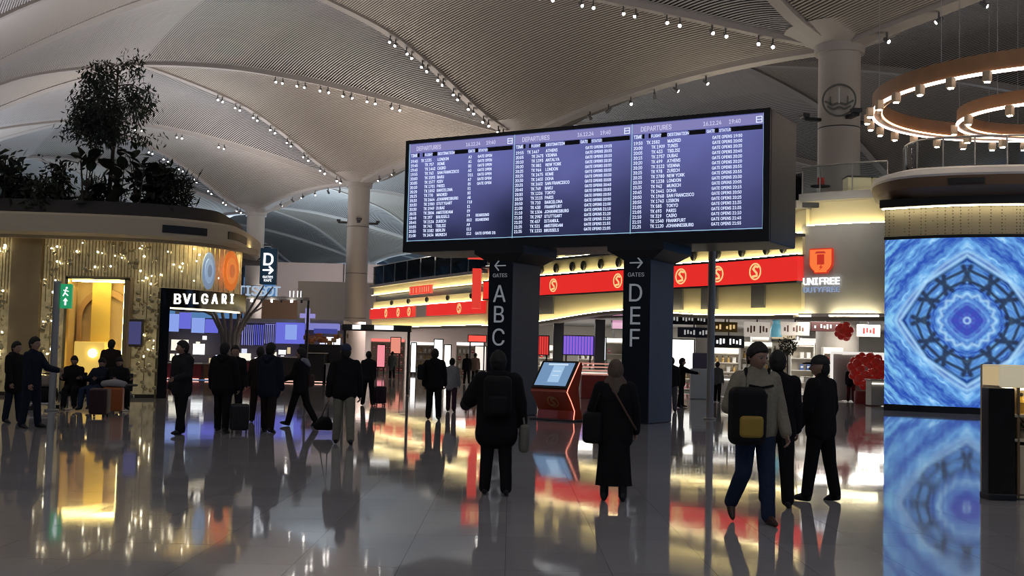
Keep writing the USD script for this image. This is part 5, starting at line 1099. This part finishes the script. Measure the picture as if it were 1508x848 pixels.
def person(label, x, y, heading, H=1.75, legs=((8, 0), (-8, 4)), arms=((5, 8, 15), (5, 8, 15)), jacket=('navy', (.012, .014, .022)), trousers=('black', (.010, .010, .012)), hair=HAIRD,
           hat=None, headyaw=0, nod=0, lean=0, hem=.50, skirt=None, scarf=None, fine=False, seat=None, spread=.055, bulk=1.0, shoe=SHOE, hood=False, bald=False, hairs=1.0, stagger=0.0):
    """legs: (thigh forward, knee bend) left then right; arms: (forward, outwards, elbow bend). Faces heading; 0 is towards the camera, 90 to its right."""
    s = H / 1.75; seg = 14 if fine else 9
    hipz = .905 * s; J = {}
    lowest = 9
    for k, sd in enumerate((1, -1)):
        th, kb = legs[k]; hp = np.array([sd * .088 * s, 0, 0]); kn = hp + rx(np.array([sd * spread * .35, 0, -.425 * s]), th); an = kn + rx(np.array([sd * spread * .35, 0, -.40 * s]), th - kb)
        J['h', sd], J['k', sd], J['a', sd] = hp, kn, an; lowest = min(lowest, an[2])
    base = np.array([0, 0, (seat if seat is not None else .085 * s - lowest)])
    for kx in list(J): J[kx] = J[kx] + base
    T_ = lambda v: base + rx(np.array(v) * s, lean)
    chest = T_((0, -.005, .40)); neck = T_((0, .01, .545)); headc = T_((0, -.02 - .0005 * nod, .665))
    for k, sd in enumerate((1, -1)):
        f_, o_, e_ = arms[k]; sh_ = T_((sd * (.165 + .05 * (bulk - 1)), .0, .452)); a = math.radians(o_)
        d = rx(np.array([sd * math.sin(a), 0, -math.cos(a)]), f_ + lean * .3); el = sh_ + d * .285 * s
        d2 = rx(np.array([sd * math.sin(a) * (.4 if e_ < 60 else -.9), 0, -math.cos(a)]), f_ + e_ + lean * .3); d2 /= np.linalg.norm(d2); wr = el + d2 * .25 * s
        J['s', sd], J['e', sd], J['w', sd], J['d', sd] = sh_, el, wr, d2
    # body: one continuous surface from head to hands and ankles
    B = [hullb([(T_((sd * .14, 0, .45)), .05 * s) for sd in (1, -1)] + [(T_((sd * .08, 0, .30)), .08 * s) for sd in (1, -1)], seg), hullb([(T_((sd * .08, 0, .30)), .08 * s) for sd in (1, -1)] + [(T_((sd * .07, 0, .02)), .085 * s) for sd in (1, -1)], seg), bone(T_((0, 0, .46)), .06 * s, T_((0, -.005, .60)), .052 * s, seg)]
    for sd in (1, -1):
        B += [bone(J['s', sd], .05 * s, J['e', sd], .038 * s, seg), bone(J['e', sd], .037 * s, J['w', sd], .026 * s, seg), bone(J['h', sd], .075 * s, J['k', sd], .05 * s, seg), bone(J['k', sd], .05 * s, J['a', sd], .036 * s, seg), bone(J['a', sd], .036 * s, J['a', sd] + (0, -.02, -.03), .034 * s, seg)]
        w_, d = J['w', sd], J['d', sd]; fw = np.array([0, -1.0, 0]); lat = fw - d * np.dot(fw, d); lat /= np.linalg.norm(lat) + 1e-9; nn = np.cross(d, lat); inn = nn * (1 if np.dot(nn, (-sd, 0, 0)) > 0 else -1)
        kn0 = w_ + d * .085 * s
        B.append(Manifold.batch_hull([ball(w_ + d * .015, .022 * s, 8), ball(kn0 + lat * .030 * s, .012 * s, 8), ball(kn0 - lat * .030 * s, .011 * s, 8)]))
        for i, (o, L) in enumerate(((.030, .068), (.010, .078), (-.011, .072), (-.031, .056))):
            p0 = kn0 + lat * o * s - d * .01; p1 = p0 + (d * .8 + inn * .35) * L * .5 * s; p2 = p1 + (d * .45 + inn * .8) * L * .5 * s
            B += [bone(p0, .0095 * s, p1, .009 * s, 6), bone(p1, .009 * s, p2, .0075 * s, 6)]
        t0 = w_ + d * .025 * s + lat * .02 * s; t1 = t0 + (lat * .75 + d * .55 + inn * .2) * .036 * s; t2 = t1 + (d * .9 + lat * .2 + inn * .3) * .03 * s
        B += [bone(t0, .012 * s, t1, .010 * s, 6), bone(t1, .010 * s, t2, .0085 * s, 6)]
    hm = head_mesh(H, fine); HS = 1.07; Rh = trimesh.transformations.rotation_matrix(math.radians(headyaw), [0, 0, 1]) @ trimesh.transformations.rotation_matrix(math.radians(nod + lean * .4), [1, 0, 0]); Rh[:3, :3] *= HS; Rh[:3, 3] = headc
    def hx(m): m = m.copy(); m.apply_transform(Rh); return m
    hm2 = hx(hm); hman = Manifold(MMesh(np.asarray(hm2.vertices, np.float32), np.asarray(hm2.faces, np.uint32)))
    for sd in (1, -1):
        ea = trimesh.creation.icosphere(2, 1); ea.apply_scale(np.array([.010, .017, .029]) * s); ea.apply_translation(np.array([sd * .077, .012, -.004]) * s); ea = hx(ea); B.append(Manifold(MMesh(np.asarray(ea.vertices, np.float32), np.asarray(ea.faces, np.uint32))))
    body = tm(uni_(B + [hman]))
    t = thing('person', label, 'person', (x, y, 0), heading)
    part(t, 'body', body, SKIN, smooth=45)
    for sd in (1, -1):
        ey = trimesh.creation.icosphere(2, .0125 * s); ey.apply_translation(np.array([sd * .031, -.0815, .008]) * s); part(t, 'eye', hx(ey), EYE)
        if fine:
            ey = trimesh.creation.icosphere(1, .007 * s); ey.apply_translation(np.array([sd * .031, -.0895, .008]) * s); part(t, 'iris', hx(ey), HAIRD)
    # hair
    if not (hat or scarf or bald):
        hs = trimesh.creation.icosphere(4 if fine else 3, 1); hv = hs.vertices.copy()      # hair: fuller than the skull above the hairline, sunk into it below
        dl = hv[:, 2] - np.interp(hv[:, 1], [-1, -.75, -.45, -.12, .12, .45, 1], [.46, .46, .30, -.02, -.30, -.62, -.66]); tt_ = np.clip((dl + .07) / .14, 0, 1); tt_ = tt_ * tt_ * (3 - 2 * tt_)
        sc_ = .86 + tt_ * (.23 + .10 * meshkit.fbm(hv * 6, 2, 3) * (hv[:, 2] > 0)) * hairs
        hs.vertices = hv * np.array([.079, .101, .121]) * s * sc_[:, None]
        part(t, 'hair', hx(hs), hair, smooth=True)
    if hat:
        col, brim = hat; cp = trimesh.creation.icosphere(3, 1); cp.vertices = cp.vertices * np.array([.088, .108, .10]) * s + np.array([0, .002, .038]) * s
        cm = Manifold(MMesh(np.asarray(cp.vertices, np.float32), np.asarray(cp.faces, np.uint32))) - Manifold.cube((1, 1, .3), True).translate((0, 0, -.118 * s))
        part(t, 'cap', hx(tm(cm)), col)
        hs = trimesh.creation.icosphere(2, 1); hs.vertices = hs.vertices * np.array([.081, .060, .09]) * s + np.array([0, .048, -.02]) * s; part(t, 'hair', hx(hs), hair)
        if brim:
            bm = Manifold.batch_hull([Manifold.cylinder(.01, .075 * s, .075 * s, 20).translate((0, -.075 * s, .04 * s)), Manifold.cylinder(.008, .055 * s, .055 * s, 20).translate((0, -.135 * s, .028 * s))]); part(t, 'cap_brim', hx(tm(bm)), col)
    if scarf:
        sm = trimesh.creation.icosphere(3, 1); sm.vertices = sm.vertices * np.array([.092, .116, .132]) * s + np.array([0, .012, .004]) * s
        face = trimesh.creation.icosphere(2, 1); face.vertices = face.vertices * np.array([.060, .10, .088]) * s + np.array([0, -.09, -.008]) * s
        M1 = Manifold(MMesh(np.asarray(sm.vertices, np.float32), np.asarray(sm.faces, np.uint32))) - Manifold(MMesh(np.asarray(face.vertices, np.float32), np.asarray(face.faces, np.uint32)))
        part(t, 'headscarf', hx(smoothm(M1, .03 * s, 3)), scarf)
        part(t, 'scarf_drape', smoothm(hullb([(headc + (0, .03, -.06 * s), .075 * s), (T_((.10, .02, .50)), .055 * s), (T_((-.10, .02, .50)), .055 * s), (T_((0, .08, .40)), .04 * s), (T_((0, -.08, .44)), .04 * s)], 12), .03, 4, .01, 5), scarf)
    # clothes
    st = .022 if fine else .045; jm = cloth(*jacket); tmn = cloth(*trousers); hz = -(.52 - hem) * 1.75
    w = bulk * 1.08
    jk = [hullb([(T_((sd * .145, .0, .440)), .070 * s * w) for sd in (1, -1)] + [(T_((sd * .095, -.01, .33)), .108 * s * w) for sd in (1, -1)] + [(T_((0, .015, .535)), .060 * s)], seg), hullb([(T_((sd * .095, -.01, .33)), .105 * s * w) for sd in (1, -1)] + [(T_((sd * .075, -.005, .14)), .108 * s * w) for sd in (1, -1)], seg),
          hullb([(T_((sd * .075, -.005, .14)), .108 * s * w) for sd in (1, -1)] + [(T_((sd * .085, 0, min(.0, hz) + .02)), .112 * s * w) for sd in (1, -1)], seg), bone(T_((0, .005, .47)), .09 * s, T_((0, .005, .55)), .068 * s, seg)]
    for sd in (1, -1): jk += [bone(J['s', sd], .072 * s * w, J['e', sd], .064 * s * w, seg), bone(J['e', sd], .060 * s * w, J['w', sd] - J['d', sd] * .015, .050 * s * w, seg)]
    if hood: jk.append(hullb([(T_((.06, .07, .52)), .06 * s), (T_((-.06, .07, .52)), .06 * s), (T_((0, .10, .45)), .05 * s)], seg))
    part(t, 'coat' if hem < .45 else 'jacket', smoothm(uni_(jk), st, 6, .016, int(x * 31 + y * 17) % 91), jm, smooth=True)
    if skirt:
        zb = skirt; mid = base[2]; prof = [(.15 * s, mid + .10), (.185 * s, mid - .06), (.19 * s, mid - .3), (.205 * s, zb + .12), (.215 * s, zb), (.19 * s, zb + .005), (.17 * s, mid - .2), (0.0, mid - .1)]
        sk = lathe(prof, 40); a = np.arctan2(sk.vertices[:, 1], sk.vertices[:, 0]); k = np.clip((mid - sk.vertices[:, 2]) / .8, 0, 1); sk.vertices[:, :2] *= (1 + .06 * k * np.sin(a * 9))[:, None]; sk.vertices[:, 1] *= .78
        for sd in (1, -1): part(t, 'boot', tm(bone(J['a', sd] + (0, 0, -.01), .052 * s, J['a', sd] * (1, 1, 0) + (0, 0, .26), .056 * s, 12)), shoe, smooth=60)
        part(t, 'skirt', sk, tmn, smooth=60)
    else:
        tr = [hullb([(T_((sd * .07, 0, .06)), .098 * s) for sd in (1, -1)] + [(J['h', sd] + (0, 0, -.02), .092 * s) for sd in (1, -1)], seg)]
        for sd in (1, -1): tr += [bone(J['h', sd], .104 * s, J['k', sd], .080 * s, seg), bone(J['k', sd], .080 * s, J['a', sd] + (0, 0, .0), .068 * s, seg)]
        part(t, 'trousers', smoothm(uni_(tr), st, 6, .014, int(x * 13 + y * 7) % 83), tmn, smooth=True)
    for k, sd in enumerate((1, -1)):
        an = J['a', sd]; th, kb = legs[k]; tp = th - kb + (0 if seat is None else 0)
        tp = max(-40, min(25, tp)) if seat is None else 0
        v = lambda p: an + rx(np.array(p) * s, tp)
        part(t, 'shoe', smoothm(Manifold.batch_hull([ball(v((0, .035, -.045)), .036 * s), ball(v((0, .02, .0)), .045 * s), ball(v((sd * .012, -.10, -.055)), .034 * s), ball(v((sd * .012, -.155, -.062)), .024 * s)]), .03, 3), shoe)
    return dict(t=t, J=J, T=T_, s=s, base=base, hx=hx)
def backpack(p, m, front=False, z=.30, w=.30, h=.46, d=.20, side=0.0, pocket=None, drop=0.0):
    t = p['t']; s = p['s']; sg = -1 if front else 1; c = p['T']((side, sg * (.13 + d / 2), z - drop))
    b = part(t, 'backpack', smoothm(Manifold.batch_hull([ball(c + (i * (w / 2 - .07), j * (d / 2 - .06), k * (h / 2 - .07)), .07, 12) for i in (-1, 1) for j in (-1, 1) for k in (-1, 1)]), .03, 3, .012, 7), m, smooth=True)
    part(b, 'front_pocket', smoothm(Manifold.batch_hull([ball(c + (i * (w / 2 - .09), sg * (d / 2 - .01), -.10 + k * .07), .04, 10) for i in (-1, 1) for k in (-1, 1)]), .03, 2), pocket or m)
    for sd in (1, -1):
        part(b, 'strap', tube([p['T']((sd * .10 + side * .3, sg * .13, z + .16)), p['T']((sd * .115, sg * .03, .555)), p['T']((sd * .12, -sg * .10, .46)), p['T']((sd * .13, -sg * .125, .30)), p['T']((sd * .15 + side * .2, sg * .02, z - .14))], .017, 6), m)
    return b
def bag_at(p, m, pos, w=.34, h=.26, d=.14, strap=None, name='shoulder_bag'):
    c = p['T'](pos); b = part(p['t'], name, smoothm(Manifold.batch_hull([ball(c + (i * (d / 2 - .04), j * (w / 2 - .05), k * (h / 2 - .05) * (1 if k < 0 else .9)), .05, 10) for i in (-1, 1) for j in (-1, 1) for k in (-1, 1)]), .03, 3, .012, 3), m, smooth=True)
    if strap: part(b, 'strap', tube([p['T'](q) for q in strap], .013, 6), m)
    return b
def suitcase(x, y, rz, h, w, d, m, label, handle=True):
    t = thing('suitcase', label, 'suitcase', (x, y, 0), rz)
    part(t, 'shell', rbox((0, 0, .06 + h / 2), (w, d, h), .05), m, smooth=50)
    for k in (-.25, 0, .25): part(t, 'rib', rbox((k * w, -d / 2 - .002, .06 + h / 2), (.03, .02, h * .8), .008), m)
    for i in (-1, 1):
        for j in (-1, 1):
            wh = trimesh.creation.cylinder(.03, .03, sections=14); wh.apply_transform(trimesh.transformations.rotation_matrix(PI / 2, [0, 1, 0])); wh.apply_translation((i * (w / 2 - .05), j * (d / 2 - .05), .03)); part(t, 'wheel', wh, SHOE)
    if handle: part(t, 'pull_handle', tube([(-.09, d / 2 - .05, .05 + h), (-.09, d / 2 - .03, h + .36), (.09, d / 2 - .03, h + .36), (.09, d / 2 - .05, .05 + h)], .011, 6), STEEL)
    return t
def at_floor(px, py): q = G(px, py); return q[0], q[1]
BLK = ('black', (.0075, .0075, .009)); NVY = ('navy', (.010, .014, .026)); CHR = ('charcoal', (.016, .016, .018)); DBR = ('dark_brown', (.020, .014, .011)); JEAN = ('jeans', (.020, .034, .070)); KHK = ('khaki', (.20, .19, .15)); GRY = ('grey', (.10, .10, .105))
BAGB = mat('bag_black', (.006, .006, .007), .7, spec=.25)
# -- foreground
x, y = at_floor(1111, 772)
p = person('man in a cream sweater and jeans striding forward with a dark backpack on his chest', x, y, 10, 1.84, legs=((3, 2), (-4, 36)), arms=((4, 13, 20), (6, 24, 60)), jacket=('cream_knit', (.25, .225, .17)), trousers=JEAN, headyaw=20, nod=10, bulk=1.05, fine=True, hem=.50, hair=mat('hair_brown', (.012, .008, .006), .7), shoe=mat('brown_shoe', (.05, .022, .014), .5))
b = backpack(p, BAGB, front=True, z=.12, w=.35, h=.56, d=.22, side=-.18, pocket=mat('yellow_patch', (.34, .22, .03), .6)); part(b, 'chest_strap', tube([p['T']((-.12, -.125, .40)), p['T']((0, -.145, .38)), p['T']((.12, -.125, .40))], .012, 6), BAGB)
x, y = at_floor(1143, 746)
person('dark haired figure in black half hidden behind the striding man', x, y, 165, 1.78, legs=((6, 4), (-4, 6)), arms=((6, 6, 20), (0, 6, 15)), jacket=BLK, trousers=BLK, hem=.46, bulk=1.06, fine=True)
x, y = at_floor(1208, 738)
person('man in a black baseball cap, jacket and trousers looking away to the left', x, y, 222, 1.74, legs=((5, 0), (-4, 4)), spread=.13, arms=((6, 12, 24), (0, 12, 18)), jacket=BLK, trousers=BLK, hat=(mat('cap_black', (.01, .01, .011), .7), True), hem=.46, bulk=1.12, fine=True, headyaw=30)
x, y = at_floor(729, 729)
p = person('big figure in a black coat with a backpack seen from behind at the lettered pillar', x, y, 181, 1.69, legs=((4, 2), (-3, 4)), arms=((18, 30, 55), (4, 16, 12)), jacket=BLK, trousers=BLK, hem=.40, bulk=1.42, fine=True, hood=True, hairs=1.30)
backpack(p, BAGB, z=.28, w=.32, h=.46, d=.18)
bag_at(p, mat('tote_pale', (.16, .15, .12), .7), (-.33, -.02, -.22), .26, .34, .10, [(-.33, -.08, -.06), (-.31, -.03, .06), (-.33, .06, -.06)], 'tote_bag')
x, y = at_floor(903, 738)
p = person('woman in a beige headscarf and long black skirt seen from behind', x, y, 176, 1.63, legs=((2, 0), (-2, 2)), arms=((12, 18, 40), (4, 12, 10)), jacket=BLK, trousers=BLK, scarf=cloth('headscarf', (.13, .095, .075)), skirt=.18, hem=.42, bulk=1.16, fine=True, spread=.03)
bag_at(p, BAGB, (.27, -.03, -.02), .40, .36, .20, [(.27, -.14, .10), (.22, -.08, .35), (.12, .0, .54), (.20, .10, .35), (.27, .08, .10)])
part(p['t'], 'cross_strap', tube([p['T']((.10, .02, .565)), p['T']((-.02, .145, .36)), p['T']((-.16, .15, .12)), p['T']((-.26, .06, -.04))], .012, 6), mat('strap_brown', (.10, .05, .035), .5))
# -- middle distance, left to right
x, y = at_floor(44, 630)
person('man in dark navy jacket at the far left raising a forearm to the right', x, y, 75, 1.78, legs=((5, 0), (-5, 3)), arms=((35, 8, 45), (6, 6, 10)), jacket=NVY, trousers=NVY, hem=.44)
x, y = at_floor(18, 622)
person('shorter dark hooded figure at the very left edge beside the navy jacket man', x, y, 70, 1.68, legs=((4, 0), (-4, 3)), jacket=BLK, trousers=NVY, hem=.40, bulk=1.1, hood=True)
x, y = at_floor(160, 597)
person('man in a black jacket standing before the golden display niche', x, y, 172, 1.80, legs=((4, 0), (-4, 3)), arms=((4, 14, 12), (4, 14, 12)), jacket=DBR, trousers=BLK, bulk=1.22, hem=.46)
x, y = at_floor(265, 640)
person('man in a dark winter jacket waiting below the boutique lettering', x, y, -35, 1.78, legs=((9, 0), (-8, 3)), arms=((14, 10, 60), (0, 8, 18)), jacket=CHR, trousers=BLK, bulk=1.15, hem=.45, hood=True, headyaw=-30)
x, y = at_floor(326, 636)
person('broad figure in black padded coat standing beside a black suitcase', x, y, 170, 1.76, legs=((7, 0), (-7, 3)), arms=((4, 12, 10), (4, 12, 14)), jacket=BLK, trousers=BLK, bulk=1.25, hem=.45, hood=True)
x, y = at_floor(342, 626)
person('dim dark figure close behind the broad black coat', x, y, 20, 1.72, jacket=BLK, trousers=BLK, bulk=1.1, hem=.45)
x, y = at_floor(352, 638); suitcase(x, y, 12, .50, .36, .24, mat('case_black', (.010, .010, .012), .4), 'small black cabin suitcase beside the broad black coat', False)
x, y = at_floor(394, 636)
person('tall man in a dark navy hooded jacket near the blue shop', x, y, 160, 1.78, legs=((6, 0), (-6, 3)), arms=((8, 8, 25), (2, 8, 12)), jacket=NVY, trousers=DBR, bulk=1.2, hem=.42, hood=True)
x, y = at_floor(380, 622)
person('slim dark figure standing left of the navy hooded man', x, y, 200, 1.70, jacket=DBR, trousers=DBR, hem=.45)
x, y = at_floor(441, 627)
p = person('person in black walking left with a brown bag and pale scarf', x, y, 250, 1.72, legs=((16, 2), (-14, 18)), arms=((20, 8, 50), (-6, 8, 20)), jacket=BLK, trousers=BLK, bulk=1.05, hem=.45)
bag_at(p, mat('bag_brown', (.05, .018, .014), .6), (-.20, .02, .10), .34, .28, .14, [(-.2, -.1, .2), (-.1, .0, .55), (-.2, .1, .2)])
part(p['t'], 'scarf', smoothm(hullb([(p['T']((-.08, .07, .53)), .05), (p['T']((.06, .06, .54)), .05), (p['T']((-.12, .12, .42)), .04)]), .03, 3), cloth('pale_scarf', (.28, .29, .33)))
x, y = at_floor(505, 654)
p = person('man in a blue cap, black jacket and pale khaki trousers seen from behind', x, y, 186, 1.78, legs=((7, 0), (-7, 5)), arms=((-4, 14, 8), (4, 12, 10)), jacket=BLK, trousers=KHK, hat=(mat('cap_blue', (.012, .022, .06), .7), False), bulk=1.16, hem=.49)
x2, y2 = at_floor(476, 640)
t = thing('duffel_bag', 'black duffel bag hanging low at the left of the khaki trousers', 'bag', (x2, y2, .08)); part(t, 'body', smoothm(Manifold.batch_hull([ball((-.13, 0, .08), .07), ball((.13, 0, .07), .07), ball((-.05, .08, .20), .07), ball((.08, -.06, .20), .07)]), .03, 3, .014, 5), BAGB); hnd = p['J']['w', 1]
a_ = math.radians(186); hw = np.array([x + hnd[0] * math.cos(a_) - hnd[1] * math.sin(a_), y + hnd[0] * math.sin(a_) + hnd[1] * math.cos(a_), hnd[2]]) - (x2, y2, .08)
part(t, 'carry_strap', tube([(-.05, 0, .25), hw - (0, 0, .10), (.08, 0, .25)], .014, 6), BAGB)
x, y = at_floor(541, 597)
person('person in dark clothes with a wheeled case right of the beige column', x, y, 200, 1.66, jacket=CHR, trousers=BLK, legs=((8, 0), (-8, 4)), hem=.47)
x, y = at_floor(559, 597); suitcase(x, y, 30, .52, .36, .24, mat('case_plum', (.03, .012, .022), .4), 'rounded dark plum suitcase right of the beige column')
x, y = at_floor(577, 558)
person('distant traveller in a long grey green coat under the red bands', x, y, 185, 1.68, jacket=('grey_green', (.06, .075, .07)), trousers=BLK, hem=.33, legs=((8, 0), (-8, 4)))
x, y = at_floor(638, 618)
p = person('man in black walking away with a bag on his left shoulder', x, y, 182, 1.76, jacket=BLK, trousers=BLK, legs=((7, 0), (-7, 6)), arms=((4, 10, 10), (4, 12, 20)), bulk=1.16, hem=.45, hood=True)
bag_at(p, BAGB, (.32, .02, .24), .30, .38, .16, [(.30, -.05, .4), (.18, 0, .52), (.30, .08, .4)])
x, y = at_floor(664, 606)
person('person in a pale grey coat walking beside the man with the shoulder bag', x, y, 168, 1.52, jacket=('pale_grey', (.30, .30, .32)), trousers=('plum', (.06, .03, .045)), hem=.44, legs=((8, 0), (-8, 4)))
x, y = at_floor(699, 566)
person('distant person in beige left of the lettered pillar', x, y, 175, 1.70, jacket=('beige', (.22, .16, .12)), trousers=CHR, hem=.46)
x, y = at_floor(687, 566)
person('distant dark figure beside the person in beige', x, y, 185, 1.66, jacket=BLK, trousers=BLK, hem=.46)
x, y = at_floor(988, 606)
person('dark figure with white markings at the right edge of the D E F pillar', x, y, 170, 1.70, jacket=CHR, trousers=('patterned', (.09, .09, .10)), hem=.46)
x, y = at_floor(1003, 600)
person('person in black reaching out to the standing terminal', x, y, 95, 1.68, jacket=BLK, trousers=BLK, legs=((5, 0), (-6, 3)), arms=((70, 4, 10), (66, 4, 14)), hem=.46)
x, y = at_floor(1056, 592)
person('dark haired shopper half hidden by the steel post', x, y, 150, 1.58, jacket=GRY, trousers=BLK, hem=.46)
x, y = at_floor(1253, 592)
person('dark dressed shopper in front of the red balloon tree', x, y, 160, 1.56, jacket=BLK, trousers=('dark_red', (.10, .015, .015)), hem=.45)
# -- bench with seated travellers and luggage at the left
bx0, by0 = at_floor(127, 606); bench = thing('bench', 'steel beam bench with dark seats by the golden facade', 'bench', (bx0, by0 + .6, 0), 0)
part(bench, 'beam', rbox((0, .05, .36), (1.85, .08, .08), .015), STEEL)
for i in range(3):
    xx = -.57 + i * .57; part(bench, 'seat', rbox((xx, -.02, .43), (.5, .46, .06), .02), mat('seat_dark', (.02, .02, .025), .5)); part(bench, 'backrest', rbox((xx, .24, .70), (.5, .06, .44), .02), mat('seat_dark'))
for xx in (-.7, .7): part(bench, 'leg', rbox((xx, .05, .18), (.06, .06, .36), .015), STEEL); part(bench, 'foot', rbox((xx, .05, .02), (.1, .55, .04), .012), STEEL)
sit = lambda i: (bx0 + (-.57 + i * .57), by0 + .60)
for i, (lab, jk, hd) in enumerate((('seated traveller in a dark coat on the bench, nearest the steel post', BLK, 10), ('seated traveller leaning forward on the second bench seat', NVY, -15), ('seated traveller in black on the third bench seat', BLK, 30))):
    xx, yy = sit(i); person(lab, xx, yy - .02, hd, 1.70, legs=((86, 88), (82, 80)), arms=((38, 6, 50), (36, 6, 55)), jacket=jk, trousers=JEAN if i == 1 else BLK, seat=.555, lean=(8, 22, 12)[i], nod=14, hem=.52, bulk=1.1)
xa, ya = at_floor(166, 609); suitcase(xa, ya, 8, .56, .46, .28, mat('case_orange', (.32, .085, .015), .4), 'orange hard shell suitcase at the right end of the bench', False)
t = thing('pillow', 'pale grey travel pillow lying on the orange suitcase', 'pillow', (xa, ya, .62)); part(t, 'cushion', smoothm(Manifold.batch_hull([ball((-.24, 0, .08), .075), ball((.24, 0, .08), .075), ball((0, .05, .12), .085), ball((0, -.05, .1), .085)]), .04, 4, .02, 2), mat('pillow_grey', (.30, .30, .30), .8)); part(t, 'loose_end', rbox((.42, 0, .06), (.26, .16, .05), .02, 8), mat('pillow_dark', (.08, .08, .075), .8))
xa, ya = at_floor(146, 614); suitcase(xa, ya, -6, .58, .42, .28, mat('case_wine', (.035, .010, .012), .45), 'dark wine suitcase next to the orange one', False)
xa, ya = at_floor(64, 603)
t = thing('luggage_trolley', 'loaded luggage trolley with pale and dark bags behind the steel post', 'trolley', (xa, ya, 0), 15)
part(t, 'frame', cat_([tube([(-.3, .4, .15), (-.3, .42, 1.0)], .02, 6), tube([(.3, .4, .15), (.3, .42, 1.0)], .02, 6), tube([(-.3, .42, 1.0), (.3, .42, 1.0)], .02, 6)]), STEEL); part(t, 'platform', rbox((0, 0, .16), (.62, .9, .05), .02), STEEL)
for i in (-1, 1): part(t, 'wheel', cyl((i * .26, -.35, 0), .07, .1, 12), SHOE); part(t, 'wheel', cyl((i * .26, .35, 0), .07, .1, 12), SHOE)
for i, (sz, z, lab, m) in enumerate((((.6, .5, .36), .365, 'big black bag on the luggage trolley platform', BAGB), ((.5, .4, .28), .69, 'mottled pale bag topmost on the luggage trolley', mat('bag_pale', (.30, .24, .19), .7)))):
    b = thing('travel_bag', lab, 'bag', (xa, ya, z), 15); part(b, 'body', rbox((0, 0, 0), sz, .08), m, smooth=60); part(b, 'handle', tube([(-.12, 0, sz[2] / 2 - .01), (-.1, 0, sz[2] / 2 + .05), (.1, 0, sz[2] / 2 + .05), (.12, 0, sz[2] / 2 - .01)], .014, 6), BAGB)
